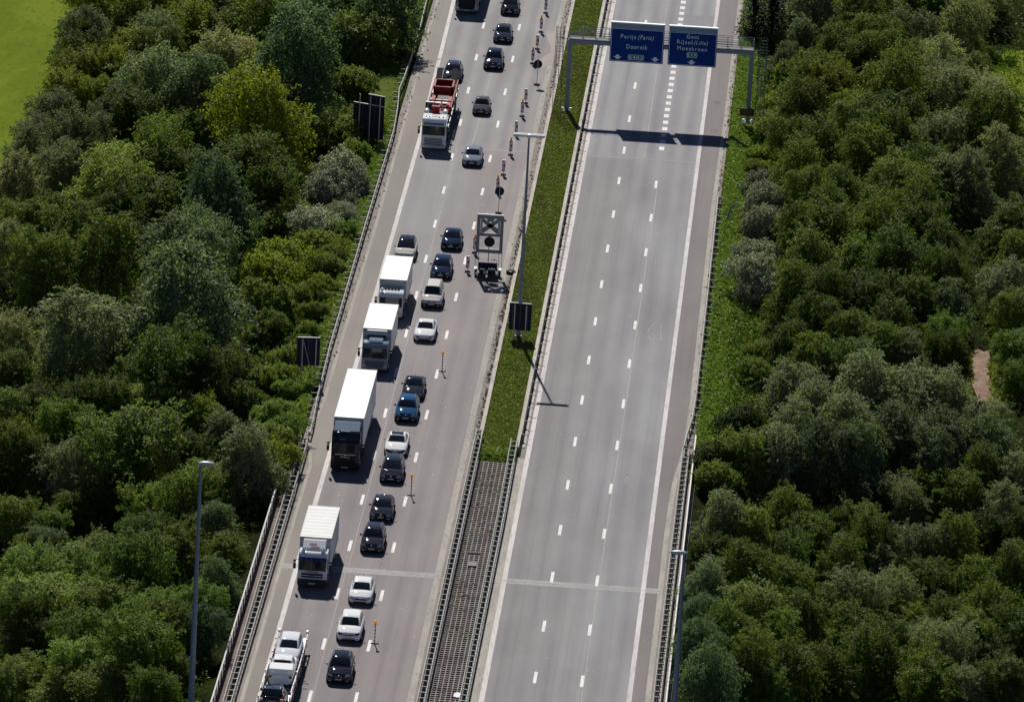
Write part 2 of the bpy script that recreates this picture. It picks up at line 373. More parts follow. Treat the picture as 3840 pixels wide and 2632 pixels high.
# a sealed loop-shaped crack on the right carriageway
line([(5.0, -88.6), (5.5, -86.8), (6.05, -87.3), (6.15, -90), (6.3, -92.3), (5.75, -91.6), (5.35, -92.6), (5.1, -91.2), (5.45, -90.4), (4.95, -90.2), (5.0, -88.6)], .07)
line([(4.75, -135.3), (4.95, -134), (5.1, -135.2), (4.9, -136.2), (4.75, -135.3)], .06)
for px, py, l in ((4.4, -55.5, 1.6), (5.6, -57, 1.2), (6.6, -52, 1.), (-12.3, -52, .9), (-12.9, -49.5, .7)):
    line([(px, py), (px+.25, py-l)], .06)
tag(mb.build('sealed_cracks', M['seam']), kind='structure')
M['patch'] = spotted('asphalt_patch', (.19, .188, .205), (.22, .215, .23), (.155, .148, .155), .5, 5., .3)
strip('asphalt_patch', M['patch'], 4.05, 7.3, 28.2, 33.6, .003, 2)
M['dust'] = spotted('dusty_patch', (.29, .255, .23), (.34, .305, .28), (.24, .21, .19), .6, 4., .4)
sheet('dusty_spill', M['dust'], [(-10.9, 8), (-9.1, 14), (-9.1, 8.5), (-9.8, 6.2)], .003)
sheet('dusty_spill', M['dust'], [(-10.6, 22.5), (-9.5, 22), (-8.9, 12), (-9.2, 13.5), (-10., 18)], .0032)
M['stain'] = spotted('oil_stain', (.11, .10, .10), (.15, .135, .135), (.20, .18, .18), .8, 4.)
for x, y in ((8.75, -3.8), (8.7, -15.6)):
    sheet('oil_stain', M['stain'], [(x+.42*math.cos(t)*(1+.25*math.sin(3*t)), y+.8*math.sin(t)) for t in [i*.5236 for i in range(12)]], .003)
# ---------------------------------------------------------------- safety barriers
M['armsteel'] = plain('arm_steel', (.16, .165, .16), .6, .2)
def barrier(name, label, tabs, y0, y1, step, kind, mat, group=None):
    """tabs = front rail X table; kind 'single' (beam, posts with stub arms) or 'ladder' (two beams tied by cross bars)"""
    ym = (y0+y1)/2; ox = interp(tabs, ym)
    t = thing(name, (ox, ym, 0), label, 'crash barrier', group)
    yy = [y0+(y1-y0)*i/int((y1-y0)/4) for i in range(int((y1-y0)/4)+1)]
    yy = sorted(set(yy+[a for a, _ in tabs if y0 < a < y1]))
    sgn = -1 if kind.endswith('L') else 1
    def beam(off, z0, z1, th, nm, m_):
        secs = []
        for y in yy:
            x = interp(tabs, y)+off-ox; v = y-ym
            secs.append([(x-th, v, z0), (x, v, z0+.08), (x-th*.6, v, (z0+z1)/2), (x, v, z1-.08), (x-th, v, z1), (x-th*1.6, v, z1), (x-th*1.6, v, z0)])
        MB().loft(secs).build(nm, m_, t)
    if kind.startswith('single'):
        beam(.05, .42, .75, .07, 'rail', mat)
    else:
        beam(.03, .36, .80, .055, 'rail', mat); beam(sgn*.58, .36, .80, .055, 'rail', mat)
    n = int((y1-y0)/step); post = None; bar = None
    for i in range(n+1):
        y = y0+step*i+.2; x = interp(tabs, y)-ox
        if post is None:
            mp = MB(); mp.box(-.05, .05, -.06, .06, -.02, .74)
            if kind.startswith('single'): mp.box(min(0, sgn*.55), max(0, sgn*.55), -.04, .04, .64, .70)
            post = mp.build('post', M['armsteel'] if kind.startswith('single') else M['darksteel'], t); post.location = (x+sgn*.1, y-ym, 0)
            if kind.startswith('ladder'):
                bar = MB().box(0, .50, -.035, .035, .70, .765).build('cross_bar', mat, t); bar.location = (x if sgn > 0 else x-.56, y-ym, 0)
            continue
        c = post.copy(); COL.objects.link(c); c.location = (x+sgn*(.1 if kind.startswith('single') else .28), y-ym, 0)
        if bar:
            c = bar.copy(); COL.objects.link(c); c.location = (x if sgn > 0 else x-.56, y-ym, 0)
    if bar: post.location.x += sgn*.18
    return t
LB = [(-220, -22.62), (-196, -22.66), (-146, -22.65), (-127, -22.72), (-120, -22.95), (-103, -23.2), (-63, -23.26), (-26, -23.22), (-17, -23.5), (-9.5, -23.9), (-4, -23.75), (14, -23.6), (30, -23.85), (60, -24.4)]
barrier('crash_barrier', 'pale single rail barrier with short arms along the left hard shoulder', LB, -130., 58., 1.95, 'singleL', M['palesteel'])
barrier('crash_barrier', 'double rail barrier with rungs beside the parapet on the left bridge edge', LB, -214., -131.3, 1.34, 'ladderL', M['palesteel'])
barrier('crash_barrier', 'double rail barrier with rungs left of the median grating', [(-220, -8.62), (-120, -8.5)], -214., -126., 1.33, 'ladderR', M['palesteel'])
barrier('crash_barrier', 'double rail barrier with rungs right of the median grating', [(-220, -5.45), (-150, -5.3), (-120, -5.42)], -214., -128., 1.33, 'ladderR', M['palesteel'])
barrier('crash_barrier', 'dark single rail barrier between the median grass and the empty carriageway', [(-128, -4.58), (0, -4.6), (60, -4.55)], -126.5, 58., 4., 'singleL0', M['darksteel'])
barrier('crash_barrier', 'single rail barrier along the right hard shoulder, bending at the bridge', [(-127, 9.5), (-123.5, 9.62), (-118, 9.95), (-112, 10.05), (-80, 10.05), (-40, 9.98)], -126.6, -42., 2.3, 'singleR', M['palesteel'])
barrier('crash_barrier', 'double rail barrier with rungs on the right edge of the bridge', [(-220, 9.42), (-126, 9.46)], -214., -127., 1.33, 'ladderR', M['palesteel'])
# bridge parapets
def parapet(label, x, y0, y1, mat, infill):
    ym = (y0+y1)/2; t = thing('bridge_parapet', (x, ym, 0), label, 'railing'); h = (y1-y0)/2
    MB().box(-.06, .06, -h, h, 1.07, 1.14).build('top_rail', mat, t)
    MB().box(-.11, .11, -h, h, -.02, .12).build('plinth', M['walk'], t)
    if infill:
        for z in (.38, .62, .86): MB().box(-.02, .02, -h, h, z, z+.05).build('mid_rail', M['darksteel'], t)
    p0 = None
    for i in range(int(2*h/2.)+1):
        y = -h+.1+2.*i
        if p0 is None:
            p0 = MB().extr([(-.05, .16), (.05, .16), (.05, 1.06), (-.05, 1.06)], -.06, .06).build('post', M['darksteel'], t); p0.location.y = y
        else:
            c = p0.copy(); COL.objects.link(c); c.location.y = y
parapet('grey bridge parapet railing above the dark drop on the left', -24.1, -214., -146., plain('weathered_rail', (.24, .25, .25), .55), True)
parapet('pale bridge parapet half overgrown by shrubs on the right', 10.42, -214., -124.5, plain('weathered_pale_rail', (.42, .41, .38), .55), True)
# ---------------------------------------------------------------- grating between the bridge decks
gt = thing('median_grating', (-6.7, -172, 0), 'grey slotted grating closing the gap between the two bridge decks', 'grating')
M['grate'] = spotted('grating_concrete', (.20, .175, .165), (.27, .24, .225), (.10, .075, .06), .35, 2.2)
NP = 11; pl = 83./NP
def panel(seed):
    mb = MB(); n = 15; h = pl/2-.02
    for i in range(n+1): y = -h+2*h*i/n; mb.box(-1.26, 1.26, y-.07, y+.07, -.28, 0.)
    for i in range(7): x = -1.2+.4*i; mb.box(x-.04, x+.04, -h, h, -.27, -.004)
    return mb
for k in range(NP):
    if k == 0: pn = panel(0).build('grating_panel', M['grate'], gt)
    else: pn = pn.copy(); COL.objects.link(pn)
    pn.location = (.06, 172-131.6-pl*(k+.5), -.05)
tag(MB().rbox(-.35, .35, -.55, .55, .0, .05, .015).build('cover_slab', M['pink'], gt), None).location = (.05, 11.2, .0)
MB().box(-.5, .5, -.12, .12, -.03, .06).build('cross_beam', M['walk'], gt).location = (.0, 14.1, 0)
tag(MB().plate([(-.3, -.5, 0), (.1, -.7, 0), (.35, .1, 0), (.05, .6, 0), (-.25, .3, 0)], (0, 0, 1), .06).build('plastic_scrap', plain('plastic_sheet', (.45, .46, .5), .4)), 'crumpled pale plastic scrap lying on the median grating', 'litter').location = (-5.75, -193.2, .0)

# ---------------------------------------------------------------- sign gantry
M['gant'] = plain('gantry_steel', (.20, .235, .29), .5, .25, var=.12)
M['railg'] = plain('handrail_steel', (.40, .46, .44), .5, .3)
M['blue'] = plain('sign_blue', (.002, .034, .20), .5, var=.08, scale=.6, spec=.12)
M['signw'] = plain('sign_white', (.78, .82, .84), .4, var=.04)
M['green'] = plain('sign_green', (.01, .19, .13), .4)
M['visor'] = plain('visor_blue_grey', (.18, .26, .34), .45)
M['pale'] = plain('white_top', (.82, .84, .82), .5)
g = thing('sign_gantry', (2.75, -11.2, 0), 'blue grey steel gantry spanning the empty carriageway with two blue signs', 'sign gantry')
def P(mb, name, mat, par=g, smooth=None): return mb.build(name, mat, par, smooth)
GX = 2.75
for x in (-6.55, 12.05):
    p = P(MB().box(-.22, .22, -.2, .2, 0, 7.15), 'post', M['gant']); p.location.x = x-GX
    f = MB().box(-.5, .5, -.5, .5, 0, .12).build('base_plate', M['kerb'], p)
    for s in (-1, 1): MB().rbox(s*.42-.12, s*.42+.12, -.12, .12, .12, .34, .03).build('anchor_bolt', M['pale'], p)
P(MB().rbox(-6.75-GX, 12.3-GX, -.24, .24, 7.15, 7.58, .03), 'beam', M['gant'])
P(MB().box(-6.7-GX, 12.25-GX, -.2, 1.08, 7.6, 7.65), 'walkway', M['darksteel'])
for y in (.28, 1.05):
    mb = MB()
    for z in (7.78, 8.02, 8.28, 8.7): mb.tube((-6.72-GX, y, z), (12.22-GX, y, z), .028, n=6)
    P(mb, 'handrail', M['railg'])
    b0 = None
    for i in range(15):
        if b0 is None: b0 = P(MB().box(-.03, .03, y-.03, y+.03, 7.5, 8.72), 'handrail_post', M['railg'])
        else: b0 = b0.copy(); COL.objects.link(b0)
        b0.location.x = -6.7-GX+18.9*i/14
for x, s in ((-7.6, -1), (13.2, 1)):      # caged ladders at both ends
    mb = MB(); cx = x-GX
    for dx, dy in ((-.42, 0), (.42, 0), (-.3, .45), (.3, .45), (0, .6)): mb.tube((cx+dx, dy-.1, 2.2 if dy else .3), (cx+dx, dy-.1, 8.9), .03, n=5)
    for i in range(7):
        z = 2.6+i; ring = [(cx+.45*math.cos(a), .5*math.sin(a)-.1, z) for a in [k*math.pi/6 for k in range(7)]]
        mb.path(ring, .022, 5)
    for i in range(26): mb.tube((cx-.42, -.1, .6+i*.31), (cx+.42, -.1, .6+i*.31), .016, n=4)
    mb.box(min(cx, -6.55-GX if s < 0 else 12.05-GX), max(cx, -6.55-GX if s < 0 else 12.05-GX), .3, .36, 7.5, 7.56)
    P(mb, 'caged_ladder', plain('ladder_steel', (.06, .075, .07), .6, .1))
def text(body, x0, x1, z, h, y, mat, par, shear=0.):
    """lettering standing on the face of a sign, fitted between x0 and x1"""
    cu = bpy.data.curves.new('lettering', 'FONT'); cu.body = body; cu.shear = shear; cu.extrude = .0; cu.size = 1.
    cu.offset = .002; cu.space_character = 1.22
    to = bpy.data.objects.new('lettering', cu); COL.objects.link(to)
    bpy.context.view_layer.update(); dg = bpy.context.evaluated_depsgraph_get()
    me = bpy.data.meshes.new_from_object(to.evaluated_get(dg)); bpy.data.objects.remove(to)
    vx = np.array([v.co[:] for v in me.vertices]); a, b = vx.min(0), vx.max(0)
    ref = .729   # cap height of the built-in face at size 1
    for v in me.vertices:
        v.co = Vector((x0+(v.co.x-a[0])/(b[0]-a[0])*(x1-x0), y, z+v.co.y/ref*h))
    me.materials.append(mat); o = bpy.data.objects.new('lettering', me); COL.objects.link(o); o.parent = par
    return o
def arrow(x, z, par, y, s=1.):
    pts = [(-.17, .22), (.17, .22), (.17, .02), (.46, .04), (0, -.27), (-.46, .04), (-.17, .02)]
    MB().plate([(x+a*s, y, z+b*s) for a, b in pts], (0, -1, 0), .01).build('arrow', M['signw'], par)
def rrect(x0, x1, z0, z1, r, y):
    pts = []
    for cx, cz, a0 in ((x1-r, z1-r, 0), (x0+r, z1-r, 90), (x0+r, z0+r, 180), (x1-r, z0+r, 270)):
        pts += [(cx+r*math.cos(R(a0+a)), y, cz+r*math.sin(R(a0+a))) for a in (0, 30, 60, 90)]
    return pts
def border(x0, x1, z0, z1, w, y, par, name='border', mat=None):
    o = rrect(x0, x1, z0, z1, .12, y); i = rrect(x0+w, x1-w, z0+w, z1-w, .1, y); n = len(o)
    MB().add(o+i, [(k, (k+1) % n, n+(k+1) % n, n+k) for k in range(n)]).build(name, mat or M['signw'], par)
def bigsign(X0, X1, label):
    s = P(MB().plate(rrect(X0-GX, X1-GX, 5.64, 9.18, .1, -.34), (0, -1, 0), .06), 'sign_panel', M['blue']); s['label'] = label
    border(X0-GX+.07, X1-GX-.07, 5.71, 9.11, .045, -.404, s)
    v = MB().box(X0-GX, X1-GX, -.42, -.36, 9.2, 9.66).build('visor', M['visor'], s)
    MB().rbox(X0-GX-.03, X1-GX+.03, -.5, -.05, 9.67, 9.8, .02).build('light_trough', M['pale'], s)
    for x in (X0+1, (X0+X1)/2, X1-1): MB().box(x-GX-.06, x-GX+.06, -.33, .24, 7.2, 7.5).build('bracket', M['darksteel'], s)
    return s
s1 = bigsign(-2.46, 3.03, 'blue sign reading Parijs (Paris) and Doornik'); o = -2.46-GX; yf = -.408
text('Parijs', o+1.05, o+2.62, 8.10, .46, yf, M['signw'], s1); text('(Paris)', o+2.82, o+4.42, 8.10, .46, yf, M['signw'], s1, .28)
text('Doornik', o+1.68, o+3.82, 7.06, .46, yf, M['signw'], s1)
MB().plate(rrect(o+1.9, o+3.52, 5.9, 6.44, .06, yf+.002), (0, -1, 0), .004).build('route_panel', M['green'], s1); border(o+1.9, o+3.52, 5.9, 6.44, .035, yf-.003, s1)
text('E403', o+2.02, o+3.4, 5.98, .36, yf-.004, M['signw'], s1); arrow(o+.82, 6.13, s1, yf); arrow(o+4.68, 6.1, s1, yf)
s2 = bigsign(3.5, 8.45, 'blue sign reading Gent, Rijsel (Lille) and Moeskroen'); o = 3.5-GX
text('Gent', o+1.82, o+3.08, 8.52, .42, yf, M['signw'], s2); text('Rijsel', o+.86, o+2.42, 7.93, .42, yf, M['signw'], s2); text('(Lille)', o+2.6, o+4.0, 7.93, .42, yf, M['signw'], s2, .28)
text('Moeskroen', o+.92, o+3.95, 7.27, .42, yf, M['signw'], s2)
MB().plate(rrect(o+1.92, o+2.98, 6.52, 7.08, .06, yf+.002), (0, -1, 0), .004).build('route_panel', M['green'], s2); border(o+1.92, o+2.98, 6.52, 7.08, .035, yf-.003, s2)
text('E17', o+2.02, o+2.88, 6.61, .36, yf-.004, M['signw'], s2); arrow(o+2.45, 6.05, s2, yf)

# ---------------------------------------------------------------- roadside signs seen from behind
M['signback'] = plain('sign_back', (.022, .025, .042), .6, .0, var=.15, scale=1.5, spec=.12)
def signback(label, x, y, rz, panels, posts, brace=False):
    t = thing('road_sign', (x, y, zg(x, y)), label, 'road sign', rz=rz); z0 = -zg(x, y)
    for (a, b, c, d) in panels:
        p = MB().plate(rrect(a, b, z0+c, z0+d, .08, 0), (0, 1, 0), .04).build('sign_panel', M['signback'], t)
        n = int((b-a)/.8)+1
        for i in range(n):
            xx = a+(b-a)*(i+.5)/n; MB().box(xx-.04, xx+.04, -.05, -.003, z0+c+.06, z0+d-.12).build('stiffener', M['darksteel'], p)
        MB().box(a+.03, b-.03, -.04, .06, z0+d+.004, z0+d+.04).build('top_edge', M['pale'], p)
    for xx in posts: MB().tube((xx, -.1, -.3), (xx, -.1, z0+max(q[3] for q in panels)-.1), .06, n=8).build('post', M['steel'], t)
    if brace: MB().tube((posts[0]+.1, -.12, z0+panels[0][3]-.4), (posts[0]+.7, -.5, z0+panels[0][2]), .03, n=6).build('brace', M['steel'], t)
    return t
signback('dark back of a wide two-panel sign left of the recovery truck', -25.7, -28.4, R(-24), [(-1.75, 1.75, .35, 3.75), (-.15, 1.75, 3.8, 4.8)], (-1., .2, 1.3))
signback('dark back of a single panel sign beside the long white semitrailer', -24.45, -112.6, R(8), [(-1.02, 1.02, 1.5, 4.05)], (-.55, .65), True)
signback('dark back of a sign standing behind the double lamp in the median', -6.62, -95.0, R(-3), [(-1.02, 1.02, .85, 3.4)], (-.5, .55))
t = thing('roadside_board', (11.93, -12., zg(11.93, -12)), 'small dark board with faint orange lines in front of the right gantry post', 'road sign')
b = MB().box(-.74, .74, -.03, .03, 1.5, 2.3).build('board', plain('board_brown', (.03, .02, .018), .6), t)
for i in range(4): MB().box(-.5, .5-.1*(i % 2), -.036, -.031, 1.65+.15*i, 1.69+.15*i).build('lettering', plain('faded_orange', (.30, .09, .02), .6), b)
for x in (-.62, .62): MB().tube((x, .05, -.2), (x, .05, 2.2), .035, n=6).build('post', M['steel'], t)
# ---------------------------------------------------------------- lighting columns
t = thing('street_lamp', (-6.72, -94.66, 0), 'tall grey lamp column with a double head standing in the median grass', 'street lamp')
MB().tube((0, 0, 0), (0, 0, 18.9), .21, .085, 12).build('pole', M['gant'], t, 40)
MB().tube((0, 0, 0), (0, 0, .25), .34, n=12).build('base_flange', M['darksteel'], t)
MB().rbox(-.14, .14, -.24, .24, 18.85, 19.2, .03).build('head_joint', M['pale'], t)
for s in (-1, 1):
    h = MB().rbox(min(s*.1, s*1.42), max(s*.1, s*1.42), -.25, .25, 18.98, 19.06, .02).build('lamp_head', M['gant'], t)
    for y in (-.2, .2): MB().tube((s*.12, y, 19.12), (s*1.42, y, 19.12), .1, n=10).build('light_tube', M['pale'], h, 50)
def mast(label, x, y, h, s):
    t = thing('street_lamp', (x, y, 0), label, 'street lamp')
    MB().tube((0, 0, -1.2), (0, 0, h), .26, .11, 12).build('pole', M['gant'], t, 40)
    hd = MB().ell((s*.42, 0, h+.02), .66, .26, .2, 14, 6, -.25).build('lamp_head', plain('lamp_shell', (.42, .45, .48), .4), t, 50)
    MB().ell((s*.5, 0, h-.03), .45, .2, .08, 12, 4, -1.).build('lens', M['lampglass'], hd, 50)
mast('tall single headed lamp column rising in front of the left wood', -25.7, -201., 19.8, 1)
mast('tall single headed lamp column rising beside the right bridge parapet', 11.37, -212., 18.9, -1)
# ---------------------------------------------------------------- cars
SPEC = dict(
 hatch=dict(L=4.25, W=1.84, H=1.47, cy=1.12, wy=1.92, re=3.4, rb=3.95, hz=.97, nz=.76, tz=1.0),
 saloon=dict(L=4.6, W=1.84, H=1.45, cy=1.35, wy=2.12, re=3.2, rb=3.85, hz=.95, nz=.72, tz=1.0),
 coupe=dict(L=4.6, W=1.86, H=1.43, cy=1.35, wy=2.15, re=3.1, rb=4.1, hz=.95, nz=.70, tz=.98),
 estate=dict(L=4.6, W=1.84, H=1.49, cy=1.25, wy=2.05, re=4.0, rb=4.42, hz=.97, nz=.74, tz=1.0),
 suv=dict(L=4.45, W=1.88, H=1.66, cy=1.18, wy=1.9, re=3.75, rb=4.2, hz=1.08, nz=.88, tz=1.1),
 mpv=dict(L=4.4, W=1.86, H=1.64, cy=.95, wy=1.95, re=3.75, rb=4.2, hz=1.02, nz=.78, tz=1.05),
 van=dict(L=4.4, W=1.86, H=1.83, cy=1.02, wy=1.62, re=4.15, rb=4.33, hz=1.12, nz=.86, tz=1.1),
 mini=dict(L=3.6, W=1.68, H=1.5, cy=.86, wy=1.5, re=2.75, rb=3.35, hz=.98, nz=.76, tz=.98),
 pickup=dict(L=5.1, W=1.9, H=1.72, cy=1.3, wy=2.0, re=3.2, rb=3.42, hz=1.1, nz=.95, tz=1.12))
# named colours of paint
PAINT = {}
def pm(key, col, metal=0., rough=.3):
    if key not in PAINT: PAINT[key] = paint('paint_'+key, col, metal, rough)
    return PAINT[key]
def car(label, cat, x, yw, kind, pt, lights='lamp', rails=None, roofmat=None, zb=0., away=False, tilt=0., grille='dark', plate=True, hoodmat=None, mirror=None, glint=None, sc=1.03, name='car', brand=None, group='cars in the queue on the left carriageway', lower=None, gl=.0):
    S = SPEC[kind]; L, w, H = S['L'], S['W']/2*sc, S['H']; cy, wy, re, rb, hz, nz, tz = (S[k] for k in ('cy', 'wy', 're', 'rb', 'hz', 'nz', 'tz'))
    yo = (L/2-cy)*(-1 if away else 1)
    t = thing(name, (x, yw+yo, zb), label, cat, group, rz=math.pi if away else 0., rx=tilt)
    h = -L/2
    wt = [(0, .70), (.06, .82), (.18, .91), (.4, .97), (.8, 1.), (L-.9, 1.), (L-.35, .97), (L-.1, .90), (L, .78)]
    zt = [(0, nz-.16), (.05, nz-.08), (.16, nz-.02), (.35, nz+.03), (cy*.7, hz-.03), (cy, hz), (wy, hz+.03), (re, tz), (rb, tz), (L-.12, tz-.02), (L-.03, tz-.1), (L, tz-.22)]
    zbm = [(0, .3), (.1, .21), (.7, .19), (L-.7, .19), (L-.1, .25), (L, .34)]
    ys = sorted(set([0, .03, .07, .13, .2, .3, .45, .65, cy*.8, cy, (cy+wy)/2, wy, (wy+re)/2, re, rb, L-.5, L-.3, L-.12, L-.05, L]))
    secs = []
    for y in ys:
        ww = w*interp(wt, y); z1 = interp(zt, y); z0 = interp(zbm, y); zc = .055 if y < cy else .03
        hp = [(.74, z0), (.93, z0+.07), (.985, z0+.25), (1., lerp(z0, z1, .62)), (.975, z1-.12), (.92, z1-.045), (.80, z1-.005), (.5, z1+zc*.75), (.2, z1+zc)]
        pts = [(ww*a, y+h, z) for a, z in hp]
        secs.append(pts+[(-p[0], p[1], p[2]) for p in pts[::-1]])
    body = MB().loft(secs)
    # greenhouse
    gy = [cy+.02, lerp(cy, wy, .5), wy, lerp(wy, re, .33), lerp(wy, re, .66), re, lerp(re, rb, .5), rb+.02]
    rz_ = {0: hz-.02, 1: lerp(hz, H-.035, .53), 2: H-.035, 3: H, 4: H-.005, 5: H-.05, 6: lerp(H-.05, tz, .46), 7: tz-.02}
    def gsec(k):
        y = gy[k]; z1 = rz_[k]; zb_ = min(hz-.05+.06*(k/7), z1-.01); f = (z1-zb_)/(H-zb_)
        wb = w*(.90 if 0 < k < 7 else .82); wr = lerp(wb, w*.70, f) if 0 < k < 7 else w*.80
        if k == 7: wr = w*.74
        return wb, wr, zb_, z1, y
    gs = []
    for k in range(8):
        wb, wr, z0, z1, y = gsec(k); d = z1-z0; cr = .035*min(1, d/.3)
        pts = [(wb, y+h, z0), (lerp(wb, wr, .82), y+h, z0+d*.80), (wr*.985, y+h, z0+d*.93), (wr*.88, y+h, z1-cr*.45), (wr*.5, y+h, z1-cr*.1), (wr*.15, y+h, z1+cr*.25)]
        gs.append(pts+[(-p[0], p[1], p[2]) for p in pts[::-1]])
    if roofmat is None: body.loft(gs)
    body.build('body', pt, t, 38)
    if roofmat is not None: MB().loft(gs).build('roof', roofmat, t, 38)
    # glass
    def top_patch(k0, k1, t0, t1, fx0, fx1, nm):
        rows = []
        seq = [(k, 0.) for k in range(k0, k1+1)]
        for tt in [t0, lerp(t0, t1, .33), lerp(t0, t1, .66), t1]:
            q = tt*(k1-k0); k = min(int(q), k1-k0-1)+k0; f = q-(k-k0)
            a, b = gs[k], gs[k+1]; n = len(a); half = [3, 4, 5, n-6, n-5, n-4]
            row = [tuple(lerp(a[i][c], b[i][c], f) for c in range(3)) for i in half]
            fx = lerp(fx0, fx1, tt); rows.append([(p[0]*fx, p[1]+(-.016 if k0 < 3 else .016), p[2]+.014) for p in row])
        return MB().loft(rows, closed=False).build(nm, M['glass'], t, 60)
    top_patch(0, 2, .08, .93, 1.02, .98, 'windscreen')
    if kind != 'pickup' or away: top_patch(5, 7, .1, .82, 1., .95, 'rear_window')
    ys_ = []
    def gx(y, z):
        for k in range(7):
            if gy[k] <= y <= gy[k+1] or k == 6:
                f = (y-gy[k])/(gy[k+1]-gy[k]); A, B = gsec(k), gsec(k+1)
                wb, wr, z0, z1 = (lerp(A[i], B[i], f) for i in range(4)); f2 = (z-z0)/max(.05, z1-z0); return lerp(wb, lerp(wb, wr, .82), min(1, f2/.8))
    bz = hz+.035; tz_ = lerp(hz, H, .74); a0 = cy+.32; a1 = wy+.10; b = lerp(wy, re, .48); c0, c1 = re+.12, min(rb-.12, re+.3)
    win = [[(a0, bz), (a1, tz_), (b-.04, tz_+.02), (b-.04, bz)], [(b+.05, bz+.01), (b+.05, tz_+.02), (c0-.1, tz_-.02), (c1-.05, bz+.05)]]
    if kind == 'pickup': win = win[:1]
    for s in (-1, 1):
        for q in win:
            MB().poly([(s*(gx(y, z)+.014), y+h, z) for y, z in q]).build('side_window', M['glass'], t)
    # front end fittings, laid on the curved nose
    def fy(ax, z=None):
        f = abs(ax)/w; y = 0.
        for (ya, fa), (yb, fb) in zip(wt, wt[1:]):
            if fa >= f: break
            y = lerp(ya, yb, (min(f, fb)-fa)/(fb-fa))
        zt_ = 0.
        return y*.85
    def front(nm, mat, x0, x1, zlo, zhi, out=.02, n=4, skew=0., par=t):
        rows = []
        for i in range(n+1):
            xx = lerp(x0, x1, i/n)
            col = []
            for j in range(3):
                z = lerp(zlo, zhi, j/2)+skew*(i/n); yy = fy(xx)
                k = 0.
                if z > nz-.16: k = max(0, (z-(nz-.16))/.16)*.14
                if z < .32: k = .02
                col.append((xx, yy+k+h-out, z))
            rows.append(col)
        return MB().loft(rows, closed=False).build(nm, mat, par)
    hl = M['lampglass']
    for s in (-1, 1):
        o = front('headlight', M['black'] if lights == 'dark' else hl, s*w*.50, s*w*.86, nz-.19, nz-.045, .022, 4, .05)
        if lights == 'bright': front('daylight_strip', M['pale'], s*w*.54, s*w*.86, nz-.10, nz-.065, .03, 4, .05, o)
        front('fog_lamp', M['lampglass'], s*w*.60, s*w*.76, .33, .40, .02)
    front('grille', M['black'] if grille != 'body' else pt, -w*.46, w*.46, nz-.22, nz-.07, .02, 6)
    if grille == 'chrome': front('grille_bar', M['chrome'], -w*.46, w*.46, nz-.10, nz-.075, .03, 6)
    if grille == 'vee':
        for s in (-1, 1): front('grille_bar', M['chrome'], s*w*.12, s*w*.44, nz-.24, nz-.21, .03, 4, .17)
    if grille == 'wide': front('grille_surround', M['black'], -w*.5, w*.5, .40, nz-.24, .021, 6)
    front('lower_intake', M['black'], -w*.56, w*.56, .26, .38, .02, 6)
    if lower is not None: front('bumper', lower, -w*.90, w*.90, .24, .56, .012, 10)
    if plate: front('number_plate', M['plate'], -.25, .25, .42, .52, .035, 2)
    MB().disc((0, h+.02, nz-.12), .05, (0, 1, .15), .05, 12).build('badge', M['chrome'], t)
    mm = mirror or pt
    for s in (-1, 1):
        MB().ell((s*(w*.93+.14), cy+.42+h, hz+.06), .115, .07, .085, 10, 6).build('mirror', mm, t, 60)
        # wheel arches, wheels
        for wyy in (.82, L-.85):
            MB().disc((s*(w-.06), wyy+h, .34), .37, (1, 0, 0), .15, 18).build('wheel_arch', M['black'], t)
            k = MB().disc((s*(w-.085), wyy+h, .315), .315, (1, 0, 0), .215, 20).build('wheel', M['rubber'], t)
            MB().disc((s*(w+.022), wyy+h, .315), .2, (1, 0, 0), .012, 14).build('rim', M['rim'], k)
        MB().rbox(s*w*.80-.13, s*w*.80+.13, L/2-.09, L/2-.0, tz-.32, tz-.12, .02).build('tail_light', M['red'], t)
        if rails is not None:
            MB().path([(s*w*.60, wy+.18+h, H+.0), (s*w*.62, wy+.3+h, H+.055), (s*w*.62, re-.2+h, H+.055), (s*w*.60, re-.05+h, H-.01)], .028, 6).build('roof_rail', rails, t)
    # cabin things seen through the glass: pale dash and front seats are painted on no glass; wipers and aerial are real
    MB().tube((0, re-.15+h, H), (0, re+.05+h, H+.16), .012, n=5).build('aerial', M['black'], t)
    if hoodmat is not None:
        rows = []
        for y in (.12, .35, cy*.6, cy-.06):
            ww = w*interp(wt, y); z1 = interp(zt, y)
            rows.append([(ww*a, y+h, z1+.012+dz) for a, dz in ((-.80, 0), (-.5, .042), (-.2, .056), (.2, .056), (.5, .042), (.8, 0))])
        MB().loft(rows, closed=False).build('bonnet', hoodmat, t, 60)
    if kind == 'pickup':
        MB().rbox(-w*.93, w*.93, 3.45+h, L-.1+h, 1.02, 1.52, .06).build('hardtop', pt, t)
    return t
white = pm('white', (.80, .80, .80)); black = pm('black', (.012, .012, .016), 0, .25); dgrey = pm('dark_grey', (.034, .037, .052), .35); navy = pm('dark_blue', (.017, .024, .05), .25)
blue = pm('blue', (.02, .075, .17), .4); silverblue = pm('silver_blue', (.22, .24, .30), .5); brownish = pm('anthracite', (.028, .029, .040), .3)
beige = pm('pearl_white', (.66, .62, .58), .1)
roofdark = pm('roof_black', (.015, .017, .022), 0, .15)
car('black car cut off by the top edge, with white fog lamps', 'car', -14.75, 28.9, 'hatch', black, brand=1)
car('dark grey hatchback just below the black car at the top edge', 'car', -14.78, 16.3, 'hatch', dgrey)
car('dark sport utility car with bright angular headlamps, left of the striped boards', 'car', -15.06, 4.5, 'suv', dgrey, 'bright', roofmat=roofdark)
car('small rounded brown grey city car with round headlamps beside the recovery truck', 'car', -15.1, -14.85, 'mini', pm('brown_grey', (.11, .10, .105), .4))
car('silver blue saloon with a bright roof edge, left of the striped boards', 'car', -14.75, -35.0, 'hatch', silverblue, grille='wide')
